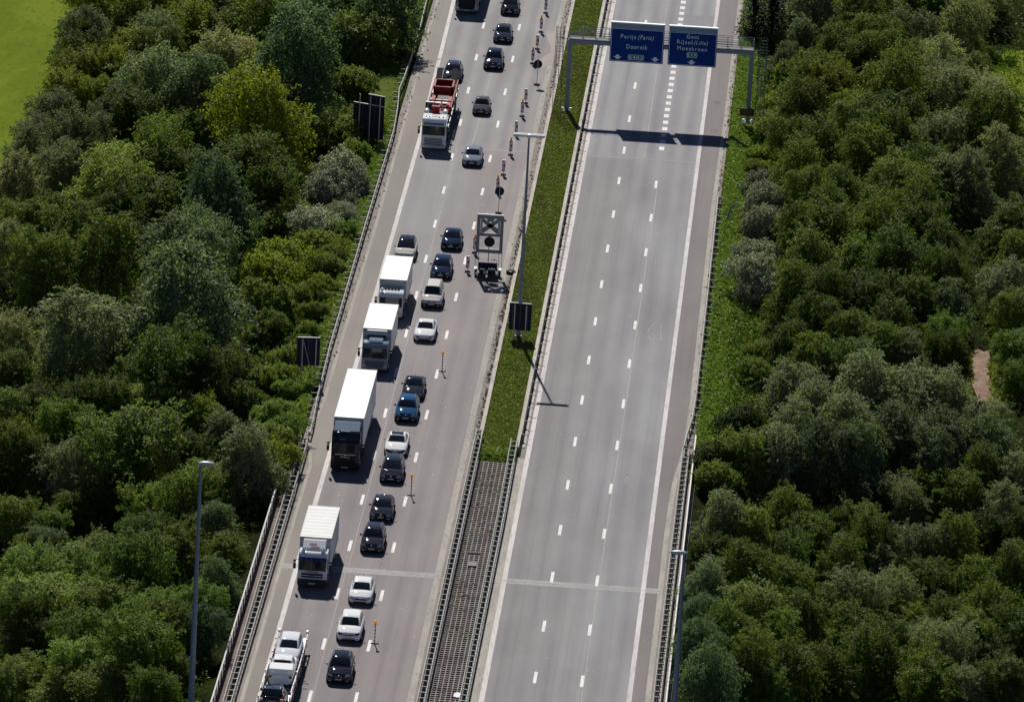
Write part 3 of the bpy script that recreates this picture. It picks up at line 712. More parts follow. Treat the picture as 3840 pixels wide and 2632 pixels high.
car('dark blue hatchback between the white people carrier and the arrow trailer', 'car', -14.75, -66.0, 'hatch', navy, 'dark')
car('dark blue estate car directly in front of the beige van', 'car', -15.05, -76.0, 'estate', navy, 'lamp')
car('beige white small van with black bumper in the middle lane', 'van', -15.2, -86.2, 'van', beige, 'lamp', rails=M['palesteel'], lower=M['black'], name='van')
car('plain white older saloon behind the beige van', 'car', -15.1, -96.9, 'saloon', white, 'lamp', grille='body')
car('dark grey saloon tight behind the blue off-roader', 'car', -14.85, -115.0, 'saloon', brownish, 'lamp')
car('blue off-road car with black bumper beside the long white semitrailer', 'car', -14.95, -122.0, 'suv', blue, 'lamp', rails=M['chrome'], lower=M['black'])
car('white coupe with a black glass roof beside the black lorry cab', 'car', -15.1, -131.9, 'coupe', white, 'dark', grille='wide')
sr = [o for o in COL.objects if o.get('label', '').startswith('white coupe')][0]
MB().box(-.5, .5, -.05, .62, 1.448, 1.456).build('sunroof', M['glass'], sr)
car('dark grey compact people carrier with roof rails in front of the white coupe', 'car', -14.9, -139.9, 'mpv', dgrey, 'lamp', rails=M['chrome'], grille='chrome')
car('dark grey hatchback beside the striped post near the bridge start', 'car', -14.95, -150.4, 'hatch', brownish, 'lamp')
car('dark crossover with two silver roof rails beside the lorry with red lettering', 'car', -15.05, -158.9, 'suv', brownish, 'lamp', rails=M['chrome'], sc=1.)
car('white hatchback just past the bridge joint', 'car', -14.93, -172.3, 'hatch', white, 'lamp', grille='dark')
car('white coupe-backed sport utility car in front of the white hatchback', 'car', -15.1, -181.6, 'suv', white, 'dark', grille='dark')
car('black crossover with silver mirrors and a vee grille, nearest the camera', 'car', -15.06, -191.6, 'suv', pm('black_metal', (.022, .022, .032), .3), 'bright', roofmat=roofdark, rails=M['chrome'], grille='vee', mirror=M['chrome'])
car('dark car with pale roof rails hidden behind the red recovery truck', 'car', -18.95, -1.6, 'estate', dgrey, 'lamp', rails=M['palesteel'])
car('white people carrier with a dark panoramic roof behind the white box lorry', 'car', -18.8, -70.8, 'mpv', beige, 'lamp', roofmat=roofdark, grille='wide')
# ---------------------------------------------------------------- lorries
cabwhite = pm('cab_white', (.62, .64, .68)); cabblue = pm('cab_grey_blue', (.20, .245, .31), .2); cabblack = pm('cab_black', (.012, .012, .017), 0, .2)
M['boxwhite'] = plain('box_panel_white', (.76, .76, .745), .45, var=.07, scale=1.6)
M['boxgrey'] = plain('box_front_grey', (.42, .43, .45), .5, var=.06, scale=.8)
M['canvas'] = plain('canvas_white', (.60, .60, .58), .7, var=.10, scale=1.2)
M['chassis'] = plain('chassis_black', (.02, .02, .022), .7)
M['redsteel'] = plain('red_steel', (.24, .013, .012), .6, var=.3, scale=2., spec=.25)
M['deck'] = plain('deck_cream', (.62, .56, .48), .6, var=.15)
def wheel(par, x, y, s, r=.48, wd=.32):
    k = MB().disc((x, y, r), r, (1, 0, 0), wd, 22).build('wheel', M['rubber'], par)
    MB().disc((x+s*(wd/2+.004), y, r), r*.55, (1, 0, 0), .02, 14).build('rim', M['steel'], k)
def cab(t, y0, wd, zr, zw0, zw1, depth, pt, bumper=None, zg0=.38, visor=None, grille=(.75, 1.35), slats=4, fr=.22):
    """lorry cab with its front at local y0; zw0..zw1 windscreen, zr roof"""
    hw = wd/2; rk = .10
    prof = [(y0+.06, zg0), (y0, zg0+.12), (y0, zg0+.5), (y0+.03, zw0), (y0+.03+rk, zw1), (y0+fr+.1, zr-.16), (y0+fr+.3, zr-.03), (y0+depth-.1, zr), (y0+depth, zr-.1), (y0+depth, zg0+.35), (y0+depth*.8, zg0+.35), (y0+depth*.72, zg0+.62), (y0+depth*.36, zg0+.62), (y0+depth*.28, zg0)]
    c = MB().extr(prof, -hw, hw, .05).build('cab', pt, t, 35)
    def face(z): return y0+.03+rk*max(0, (z-zw0)/(zw1-zw0))
    q = []
    ws = MB()
    rows = []
    for i in range(9):
        xx = lerp(-hw*.93, hw*.93, i/8); b = -.05*(1-(xx/hw)**2)
        rows.append([(xx, face(z)-.015+b, z) for z in (zw0+.03, (zw0+zw1)/2, zw1-.03)])
    ws.loft(rows, closed=False).build('windscreen', M['glass'], t, 60)
    for s in (-1, 1):
        MB().poly([(s*(hw+.006), y0+.28, zw0+.05), (s*(hw+.006), y0+.32, zw1-.08), (s*(hw+.006), y0+1.2, zw1-.08), (s*(hw+.006), y0+1.2, zw0+.0)]).build('side_window', M['glass'], t)
        MB().rbox(s*hw*.80-.2, s*hw*.80+.2, y0-.03, y0+.08, zg0+.22, zg0+.42, .02).build('headlight', M['lampglass'], t)
        m = MB().rbox(s*(hw+.28)-.11, s*(hw+.28)+.11, y0-.02, y0+.12, zw0+.12, zw0+.62, .03).build('mirror', M['black'], t)
        MB().rbox(s*(hw+.28)-.1, s*(hw+.28)+.1, y0-.02, y0+.1, zw0+.68, zw0+.9, .03).build('wide_mirror', M['black'], m)
        MB().tube((s*(hw-.02), y0+.12, zw0+.9), (s*(hw+.28), y0+.05, zw0+.85), .025, n=6).build('mirror_arm', M['darksteel'], m)
    g = MB().box(-hw*.74, hw*.74, y0-.012, y0+.02, grille[0], grille[1]).build('grille', M['black'], t)
    for i in range(slats):
        z = lerp(grille[0], grille[1], (i+.5)/slats); MB().box(-hw*.72, hw*.72, y0-.03, y0-.014, z-.028, z+.028).build('grille_slat', pt if visor is not False else M['darksteel'], g)
    if bumper: MB().rbox(-hw*1.005, hw*1.005, y0-.05, y0+.5, zg0-.06, zg0+.48, .05).build('bumper', bumper, t)
    MB().box(-.27, .27, y0-.066, y0-.052, zg0+.05, zg0+.16).build('number_plate', M['plate'], t)
    if visor is not None and visor is not False: MB().extr([(y0-.12, zw1-.02), (y0-.10, zw1+.02), (y0+.2, zw1+.16), (y0+.2, zw1+.1)], -hw*.95, hw*.95).build('sun_visor', visor, t)
    for s in (-.4, .35): MB().tube((s, face(zw0)-.06, zw0+.06), (s+.5, face(zw0+.2)-.07, zw0+.16), .014, n=5).build('wiper', M['black'], t)
    return c
def boxbody(t, y0, y1, wd, z0, z1, mat, matf, rim=M['palesteel']):
    hw = wd/2
    b = MB().rbox(-hw, hw, y0, y1, z0, z1, .025).build('box_body', mat, t)
    MB().box(-hw+.05, hw-.05, y0-.012, y0-.002, z0+.05, z1-.07).build('front_wall', matf, b)
    for s in (-1, 1):
        MB().box(s*hw-.025, s*hw+.025, y0-.03, y1+.02, z1-.10, z1+.012).build('roof_rail', rim, b)
        MB().box(s*hw-.02, s*hw+.02, y0, y1, z0-.02, z0+.10).build('side_skirt_rail', rim, b)
    MB().box(-hw+.03, hw-.03, y0-.035, y0+.03, z1-.08, z1+.014).build('front_rail', rim, b)
    MB().box(-hw+.03, hw-.03, y1-.03, y1+.03, z1-.08, z1+.014).build('rear_rail', rim, b)
    for s in (-1, 1): MB().box(s*hw*.84-.13, s*hw*.84+.13, y0-.022, y0-.013, z1-.27, z1-.2).build('vent', M['darksteel'], b)
    return b
def lorry(label, x, yf, cat='lorry', name='lorry'):
    return thing(name, (x, yf, 0), label, cat, 'lorries in the queue on the left carriageway')
def under(t, y0, y1, hw, axles, tank=True):
    MB().box(-.42, .42, y0, y1, .62, .95).build('chassis', M['chassis'], t)
    for y in axles:
        for s in (-1, 1): wheel(t, s*(hw-.17), y, s)
    for s in (-1, 1):
        MB().rbox(s*hw*.93-.03, s*hw*.93+.03, axles[0]+.8, axles[-1]-.7, .45, .85, .02).build('side_guard', M['darksteel'], t)
    MB().box(-hw*.9, hw*.9, y1-.1, y1, .45, .6).build('rear_bumper', M['darksteel'], t)
# box lorry behind the reefer
t = lorry('white box lorry with roof spotlights behind the refrigerated lorry', -18.65, -91.9)
cab(t, 0, 2.2, 2.62, 1.32, 2.22, 2., cabwhite, None, .38, None, (.78, 1.0), 1)
boxbody(t, 2.25, 10.3, 2.5, .95, 3.3, M['boxwhite'], M['boxgrey']); under(t, .4, 10.2, 1.2, [1.1, 7.6])
lb = MB().tube((-.62, .62, 2.78), (.75, .62, 2.78), .03, n=6).build('light_bar', M['black'], t)
for i in range(5): MB().disc((-.55+.3*i, .56, 2.86), .11, (0, 1, -.1), .12, 14).build('spotlight', M['black'], lb)
MB().ell((-.86, .6, 2.78), .17, .17, .15).build('beacon', M['pale'], t, 60)
# reefer
t = lorry('refrigerated white box lorry with a blue grey cab', -18.8, -108.9)
cab(t, 0, 2.3, 2.78, 1.42, 2.36, 1.95, cabblue, None, .36, None, (.62, 1.2), 4)
boxbody(t, 2.2, 10.3, 2.58, .95, 3.55, M['boxwhite'], M['boxgrey']); under(t, .4, 10.2, 1.22, [1.15, 7.4])
r_ = MB().rbox(-.92, .92, 1.8, 2.18, 2.72, 3.48, .06).build('cooling_unit', M['boxgrey'], t)
MB().box(-.86, .86, 1.79, 1.798, 2.82, 3.1).build('fan_grille', M['darksteel'], r_); MB().rbox(-.93, .93, 1.76, 2.17, 3.12, 3.18, .02).build('trim', M['pale'], r_)
for i in range(3): MB().box(.42, .8, 1.78, 1.79, 2.85+.09*i, 2.89+.09*i).build('louvre', M['black'], r_)
for s in (-.15, .35): MB().box(s-.18, s+.05, 1.781, 1.789, 2.88, 2.98).build('lettering', M['pale'], r_)
MB().extr([(.5, 2.78), (.75, 2.92), (1.7, 3.0), (1.7, 2.78)], -.62, .62, .03).build('roof_hatch', cabblue, t)
MB().ell((-.85, .45, 2.74), .22, .16, .12).build('horn_cover', M['pale'], t, 60)
# articulated lorry
t = lorry('black lorry cab pulling a long plain white semitrailer', -19.03, -138.35, 'lorry', 'semitrailer_truck')
cab(t, 0, 2.42, 3.42, 1.72, 2.62, 2.1, cabblack, M['black'], .34, cabblack, (.8, 1.45), 3)
MB().extr([(.75, 3.40), (.62, 3.46), (1.75, 3.95), (1.95, 3.95), (1.95, 3.40)], -1.1, 1.1, .05).build('wind_deflector', cabblue, t)
for s in (-1, 1): MB().extr([(2.0, .9), (2.0, 3.7), (2.55, 3.8), (2.55, .9)], s*1.2-.03, s*1.2+.03).build('side_fairing', cabblack, t)
MB().rbox(-.5, .3, .55, .95, 3.42, 3.47, .01).build('roof_window', M['lampglass'], t)
for i in range(4): MB().extr([(.115, 2.80), (.115, 2.92), (.125, 2.92), (.125, 2.80)], -.5+.13*i, -.43+.13*i).build('sticker', cabblue, t)
MB().plate([(-.85, -.05, 1.60), (-.85, -.05, 1.56), (-.1, -.05, 1.56), (0, -.05, 1.5), (.1, -.05, 1.56), (.85, -.05, 1.56), (.85, -.05, 1.60)], (0, -1, 0), .015).build('chrome_bar', M['chrome'], t)
text('MAN', -.36, .36, 1.3, .14, -.055, M['chrome'], t)
tr = boxbody(t, 2.85, 17.3, 2.55, 1.05, 4.0, M['boxwhite'], M['boxgrey'])
for s in (-1, 1): MB().ell((s*1.22, 2.86, 3.97), .08, .08, .08).build('corner_lamp', M['pale'], tr, 60)
under(t, .4, 5.2, 1.22, [1.4, 4.9]); under(t, 6.2, 17.2, 1.22, [12.2, 13.5, 14.8])
# white lorry with red lettering
t = lorry('white lorry with red lettering on its air deflector above the cab', -19.12, -169.9)
cab(t, 0, 2.35, 2.95, 1.5, 2.42, 2., cabwhite, M['chassis'], .34, pm('visor_violet', (.04, .035, .10)), (.92, 1.3), 1)
tb = boxbody(t, 2.3, 10.6, 2.55, 1.0, 3.62, M['canvas'], M['boxgrey'])
for i in range(9): MB().box(-1.2, 1.2, 2.8+.85*i, 2.83+.85*i, 3.622, 3.63).build('roof_bow', M['canvas'], tb)
under(t, .4, 10.5, 1.22, [1.2, 7.7])
df = MB().extr([(.85, 2.93), (1.0, 3.12), (1.75, 3.58), (1.95, 3.58), (1.95, 2.93)], -.92, .92, .04).build('wind_deflector', pm('deflector_white', (.74, .74, .78)), t)
M['redink'] = plain('red_lettering', (.33, .05, .07), .5)
for i, (n_, x0, zz) in enumerate(((7, -.42, 3.36), (8, -.28, 3.2))):       # two slanted lines of red lettering, too small to read
    for k in range(n_):
        xx = x0+.088*k; yy = lambda z: 1.0+(z-3.12)/.46*.75-.035
        z0_, z1_ = zz-.055, zz+.055
        MB().add([(xx, yy(z0_), z0_), (xx+.06, yy(z0_), z0_), (xx+.085, yy(z1_), z1_), (xx+.025, yy(z1_), z1_)], [(0, 1, 2, 3)]).build('lettering', M['redink'], df)
MB().tube((-.55, .55, 3.06), (.55, .55, 3.06), .05, n=8).build('light_bar', M['black'], t)
for s in (-1, 1):
    MB().plate([(s*.6, .5, 2.93), (s*1.0, .5, 2.93), (s*.85, .62, 3.3)], (0, 1, 0), .05).build('side_wing', M['pale'], t); MB().ell((s*.72, .5, 3.), .08, .08, .08).build('roof_horn', M['redsteel'] if s > 0 else M['black'], t, 60)
text('MAN', -.27, .27, 1.08, .11, -.036, M['darksteel'], t); MB().box(-.55, .55, -.005, .0, 1.38, 1.45).build('lettering', M['darksteel'], t)
MB().box(-.05, .2, -.06, -.045, 1.75, 2.1).build('windscreen_card', M['darksteel'], t)
# lorry cut by the top edge
t = lorry('dark lorry front with pale angular headlamps, cut off by the top edge', -19.35, 27.1)
cab(t, 0, 2.45, 3.6, 1.75, 2.8, 2.2, pm('cab_grey', (.26, .28, .33), .3), None, .36, None, (.62, 1.72), 0)
for s in (-1, 1):
    h_ = MB().plate([(s*.98, -.04, .72), (s*.9, -.04, 1.2), (s*.97, -.04, 1.2), (s*1.05, -.04, .84), (s*1.2, -.04, .9), (s*1.2, -.04, .82)], (0, -1, 0), .02).build('light_blade', M['pale'], t)
boxbody(t, 2.7, 15., 2.55, 1.05, 3.9, M['canvas'], M['boxgrey']); under(t, .4, 15, 1.22, [1.4, 4.8, 12.])
# car transporter with white cab (recovery truck)
t = lorry('empty red vehicle transporter with a white cab', -18.95, -31., 'recovery truck', 'recovery_truck')
cab(t, 0, 2.4, 3.36, 1.66, 2.62, 2.35, white, None, .36, None, (.62, 1.4), 5, .12)
MB().extr([(.08, 2.72), (.02, 2.76), (.34, 3.1), (.40, 3.06)], -1.0, 1.0).build('visor', cabblue, t)
MB().box(-1.1, 1.1, 3.3, 19., 1.95, 2.0).build('void_shade_plate', M['chassis'], t)  # added black plate: the shaded void between the runways, put in as colour
for x in (-.85, -.5, .45, .85): MB().ell((x, .75, 3.36), .06, .06, .12).build('beacon', M['redsteel'] if abs(x) < .6 else M['black'], t, 60)
MB().rbox(-.3, .3, .9, 1.3, 3.3, 3.36, .02).build('roof_hatch', M['darksteel'], t)
for s in (-.75, .75): MB().disc((s, .22, 2.85), .14, (0, 1, 0), .08, 14).build('spotlight', M['lampglass'], t)
MB().box(-.42, .42, 2., 26., .62, .95).build('chassis', M['chassis'], t)
for y in (1.4, 5., 6.3, 15.5, 16.8):
    for s in (-1, 1): wheel(t, s*1.05, y, s)
MB().rbox(-.46, .34, 2.6, 3.1, 1., 4.0, .03).build('hydraulic_housing', M['redsteel'], t)
for s in (-.95, .92): MB().tube((s, 2.55, 3.35), (s, 3.3, 3.35), .26, n=14).build('air_tank', M['steel'], t, 40)
MB().rbox(-1.24, -.32, 5.0, 5.25, 2.2, 3.75, .03).build('rear_panel', pm('panel_blue', (.03, .05, .09)), t)
MB().box(-1.22, -.34, 5.0, 5.25, 3.755, 3.80).build('panel_top', M['pale'], t)
MB().tube((.0, 3.2, 3.6), (.25, 7.6, 3.0), .13, n=8).build('boom', M['redsteel'], t)
MB().tube((.4, 4.2, 3.3), (1.1, 4.6, 3.05), .11, n=8).build('hydraulic_ram', pm('bright_red', (.60, .03, .02)), t)
MB().ell((.95, 6.2, 3.0), .2, .25, .35).build('red_cover', pm('bright_red', (.60, .03, .02)), t, 60)
for s in (-1, 1):
    MB().box(s*1.18-.06, s*1.18+.06, 3.4, 19., 1.1, 1.3).build('side_beam', M['darksteel'], t)
    MB().box(s*.85-.17, s*.85+.17, 7.8, 19., 2.45, 2.55).build('runway', M['redsteel'], t)
    MB().box(s*1.18-.05, s*1.18+.05, 7.6, 19., 2.5, 2.75).build('runway_edge', M['redsteel'], t)
    for y in (7.8, 11.5, 14.5, 18.): MB().box(s*1.2-.05, s*1.2+.05, y, y+.16, 1.2, 2.7).build('deck_post', M['redsteel'], t)
    MB().box(s*1.24-.03, s*1.24+.03, 3.4, 19., 1.75, 1.82).build('hand_rail', M['steel'], t)
    MB().extr([(17.0, 2.2), (17.0, 2.3), (20.2, 3.55), (20.2, 3.4)], s*.78-.3, s*.78+.3).build('loading_ramp', M['rubber'], t)
for y in (8., 10.4, 13., 15.6): MB().box(-1.15, 1.15, y, y+.22, 2.5, 2.66).build('cross_member', M['redsteel'], t)
for a, b in ((-.6, -.02), (.1, .62)): MB().box(a, b, 10.7, 12.6, 2.2, 2.28).build('deck_plate', M['deck'], t)
f_ = MB(); f_.box(-1., 1., 13.4, 13.6, 2.6, 3.3); f_.box(-1., 1., 16.4, 16.6, 2.6, 3.3); f_.box(-1., -.85, 13.4, 16.6, 2.6, 3.3); f_.box(.85, 1., 13.4, 16.6, 2.6, 3.3); f_.build('winch_frame', M['redsteel'], t)
# loaded transporter at the bottom edge
M['dullrail'] = plain('dull_rail', (.40, .36, .34), .6, var=.25, scale=3.)
t = lorry('white and red vehicle transporter loaded with three vehicles at the bottom edge', -19.3, -190., 'car transporter', 'car_transporter')
for s in (-1, 1):
    MB().box(s*1.16-.045, s*1.16+.045, -17., 5.2, 1.28, 1.42).build('side_rail', M['dullrail'], t)
    MB().box(s*.78-.3, s*.78+.3, -17., 4.8, .95, 1.03).build('runway', M['steel'], t)
    MB().box(s*1.17-.05, s*1.17+.05, -17., 2., .78, 1.22).build('side_skirt', M['redsteel'], t)
    for y in (-12, -9, -6, -3, 0., 3.2): MB().box(s*1.2-.05, s*1.2+.05, y, y+.14, .8, 2.0 if y < -4 else 1.5).build('deck_post', M['pale'], t)
    MB().tube((s*1.2, -11., 2.0), (s*1.2, -3., 1.55), .05, n=6).build('hand_rail', M['pale'], t)
    MB().rbox(s*1.1-.1, s*1.1+.1, 4.9, 5.3, 1.3, 1.55, .04).build('ramp_lock', M['pale'], t)
    for y in (-2.5, -1.2): wheel(t, s*1.03, y, s)
for y in (-1.6, -2.8): MB().path([(1.2, y, 1.3), (1.55, y, 1.3), (1.55, y+.1, 1.55)], .05, 6).build('mirror_bracket', M['black'], t)
MB().box(-.5, .5, -17., 4.5, .55, .95).build('chassis', M['chassis'], t)
cab(t, -19.9, 2.4, 3.2, 1.66, 2.6, 2.2, white, None, .36, cabblue, (.62, 1.4), 4)
for y in (-18.6, -15.2):
    for s in (-1, 1): wheel(t, s*1.03, y, s)
car('silver white estate car riding on the transporter at the bottom edge', 'car', -19.2, -190.7, 'estate', pm('silver_white', (.70, .72, .76), .1), 'lamp', zb=1.03, group='vehicles loaded on the transporter')
car('white pick-up seen from behind on the transporter', 'pick-up', -19.25, -193.55, 'pickup', white, 'lamp', zb=1.03, away=True, name='pickup', plate=False, group='vehicles loaded on the transporter')
car('black car with a white bonnet and silver rails on the transporter, rear to the camera', 'car', -19.35, -200.7, 'suv', pm('gloss_black', (.012, .012, .016), 0, .2), 'lamp', zb=1.1, away=True, rails=M['chrome'], hoodmat=white, tilt=R(9), group='vehicles loaded on the transporter')

# ---------------------------------------------------------------- road works
M['bred'] = plain('beacon_red', (.45, .012, .03), .4); M['bwhite'] = plain('beacon_white', (.62, .62, .66), .4)
def beacon(x, y, lamp, label):
    t = thing('warning_beacon', (x, y, 0), label, 'traffic beacon', 'red and white striped boards along the closed lane')
    MB().rbox(-.25, .25, -.2, .2, 0, .12, .03).build('foot', M['rubber'], t)
    MB().box(-.03, .03, -.03, .03, .12, 1.5).build('stem', M['steel'], t)
    z0, z1 = .42, 1.52; b = MB().box(-.165, .165, -.055, -.032, z0, z1).build('board', M['bwhite'], t)
    yf = -.057
    MB().poly([(.165, yf, .80), (.165, yf, 1.2), (-.13, yf, 1.0)]).build('arrow_head', M['bred'], b)
    MB().poly([(-.165, yf, .42), (.1, yf, .42), (-.165, yf, .66)]).build('stripe', M['bred'], b)
    MB().poly([(-.165, yf, 1.52), (.1, yf, 1.52), (-.165, yf, 1.28)]).build('stripe', M['bred'], b)
    MB().box(-.17, .17, -.06, .06, 1.52, 1.56).build('cap', M['pale'], b)
    if lamp:
        MB().rbox(-.1, .1, -.06, .06, 1.57, 1.68, .02).build('lamp_base', M['darksteel'], t)
        MB().disc((0, 0, 1.80), .125, (0, 1, 0), .12, 18).build('amber_lamp', M['amber'], t)
RO = ['topmost', 'second', 'third', 'fourth', 'fifth', 'sixth', 'seventh', 'eighth', 'ninth', 'tenth', 'eleventh', 'last']
for i, (x, y, l) in enumerate([(-10.92, 30.1, 1), (-10.95, 21.4, 1), (-10.94, 13.8, 0), (-11.08, 7.4, 1), (-10.86, -9.4, 0), (-10.92, -14.8, 1), (-11.08, -22.7, 0), (-11.18, -30.4, 1), (-11.44, -38.2, 0), (-11.6, -45.1, 1), (-12.45, -67.2, 1), (-12.69, -73.9, 0)]):
    extra = {3: ', behind the upper round sign', 9: ', behind the lower round sign', 10: ', left of the arrow trailer', 11: ', beside the arrow trailer'}.get(i, '')
    beacon(x, y, l, f"{RO[i]} red and white striped board, {'with amber lamp' if l else 'no lamp'}{extra}")
def roundsign(x, y, label):
    t = thing('round_sign', (x, y, 0), label, 'road sign')
    MB().box(-.3, .3, -.24, .24, 0, .14).build('foot', M['rubber'], t)
    for s in (-1, 1): MB().tube((s*.34, .22, .1), (s*.38, .22, .42), .015, n=4).build('handle', M['steel'], t)
    MB().tube((0, 0, .1), (0, 0, 2.85), .035, n=8).build('pole', M['steel'], t)
    d = MB().disc((0, .05, 2.25), .45, (0, 1, 0), .04, 32).build('disc', M['signback'], t)
    MB().box(-.03, .03, .0, .03, 1.85, 2.68).build('clamp', M['darksteel'], d)
roundsign(-10.13, -1.5, 'dark back of the upper round sign on a pole beside the striped boards')
roundsign(-11.05, -52.6, 'dark back of the lower round sign on a pole above the arrow trailer')
def flagpost(x, y, label):
    t = thing('striped_post', (x, y, 0), label, 'marker post', 'black and white striped posts in the middle of the carriageway')
    MB().box(-.32, .32, -.04, .04, 0, .06).build('foot', M['rubber'], t); MB().box(-.04, .04, -.32, .32, .0, .056).build('foot_bar', M['rubber'], t)
    p = MB().tube((0, 0, .07), (0, 0, 1.62), .042, n=10).build('pole', M['pale'], t)
    for i in range(5): MB().tube((0, 0, .2+.29*i), (0, 0, .36+.29*i), .047, n=10).build('black_band', M['black'], p)
    MB().rbox(-.1, .1, -.06, .06, 1.6, 1.68, .02).build('lamp_base', M['darksteel'], t)
    MB().disc((0, 0, 1.80), .135, (0, 1, 0), .12, 18).build('amber_lamp', M['amber'], t)
    MB().tube((.28, 0, .06), (.3, .05, .3), .015, n=5).build('handle', M['darksteel'], t)
flagpost(-12.84, -106.8, 'black and white post with amber lamp right of the refrigerated lorry')
flagpost(-12.96, -143.6, 'black and white post with amber lamp near the start of the bridge')
flagpost(-13.03, -182.4, 'black and white post with amber lamp beside the white coupe-backed car')
# arrow board trailer
t = thing('arrow_board_trailer', (-10.75, -74.6, 0), 'grey lane closure trailer with a raised arrow board frame', 'trailer', 'road works')
M['frame'] = plain('frame_grey', (.20, .195, .215), .55, .1)
fr = MB()
for s in (-1, 1): fr.box(s*1.1-.15, s*1.1+.15, .28, .38, 2.1, 5.75)
P(fr, 'frame_upright', M['frame'], t)
for z0, z1 in ((5.45, 5.75), (3.72, 4.02), (2.1, 2.46)): P(MB().box(-.95, .95, .281, .379, z0, z1), 'frame_beam', M['frame'], t)
P(MB().box(-1.25, 1.25, .25, .4, 5.76, 5.86), 'top_rail', M['pale'], t)
xa = MB()
for s in (-1, 1): xa.plate([(s*-.92, .30, 4.10), (s*-.92, .30, 4.38), (s*.66, .30, 5.44), (s*.92, .30, 5.44), (s*.92, .30, 5.22), (s*-.60, .30, 4.03)], (0, 1, 0), .05)
xa.box(-.92, -.72, .282, .37, 4.03, 5.44); xa.box(.72, .92, .282, .37, 4.03, 5.44); xa.plate([(-.4, .31, 5.44), (.4, .31, 5.44), (.22, .31, 5.12), (-.22, .31, 5.12)], (0, 1, 0), .04)
P(xa, 'arrow_cross', M['frame'], t)
P(MB().box(-.82, -.78, .24, .28, 4.1, 5.44), 'light_strip', M['pale'], t); P(MB().box(.78, .82, .24, .28, 4.1, 5.44), 'light_strip', M['pale'], t)
for z in (2.75, 2.95, 3.15, 3.4, 3.55): P(MB().tube((-.95, .33, z), (.95, .33, z), .022, n=5), 'cross_wire', M['steel'], t)
d = P(MB().disc((0, .30, 3.2), .5, (0, 1, 0), .05, 32), 'round_sign', M['signback'], t); MB().box(-.16, .16, .26, .30, 3.62, 3.74).build('red_reflector', M['bred'], d)
P(MB().tube((-.03, .33, 1.2), (-.03, .33, 2.7), .04, n=6), 'mast', M['darksteel'], t)
for s in (-1.24, -.95, .95, 1.24): P(MB().tube((s, .33, .8), (s, .33, 2.2), .022, n=5), 'frame_leg', M['darksteel'], t)
P(MB().path([(-.95, .2, .9), (-.95, .2, 1.5), (.75, .2, 1.5), (.75, .2, .9)], .02, 5), 'guard_hoop', M['steel'], t)
for s in (-.9, .55): P(MB().box(s-.06, s+.06, .14, .26, 1.46, 1.58), 'hoop_lamp', M['black'], t)
P(MB().extr([(-.15, .55), (-.15, .62), (.35, 1.15), (.42, 1.1), (.42, .55)], -.92, .85), 'battery_box', M['signback'], t)
P(MB().box(-1.0, 1.0, -1.4, .6, .4, .55), 'chassis', M['chassis'], t)
P(MB().box(-.08, .08, -2.4, -1.3, .42, .52), 'drawbar', M['darksteel'], t)
for s in (-1, 1):
    k = P(MB().disc((s*1.12, -.2, .33), .33, (1, 0, 0), .2, 18), 'wheel', M['rubber'], t); MB().disc((s*1.225, -.2, .33), .18, (1, 0, 0), .012, 12).build('rim', M['rim'], k)
    P(MB().rbox(s*1.15-.13, s*1.15+.13, -.55, .2, .66, .74, .02), 'mudguard', M['pale'], t)
P(MB().rbox(-.75, -.25, -1.25, -.75, .55, .85, .03), 'tool_box', M['black'], t); P(MB().rbox(.05, .75, -1.3, -.8, .55, .9, .03), 'generator', M['black'], t)
P(MB().box(.05, .75, -1.28, -.82, .905, .93), 'generator_lid', M['steel'], t); P(MB().plate([(-.35, -1.5, .6), (.02, -1.5, .58), (-.02, -1.1, .8), (-.38, -1.1, .82)], (0, 0, 1), .03), 'warning_plate', M['deck'], t)
for s in (-1, 1): P(MB().rbox(s*.95-.14, s*.95+.14, -1.45, -1.35, .42, .6, .02), 'tail_light', M['lampglass'], t)
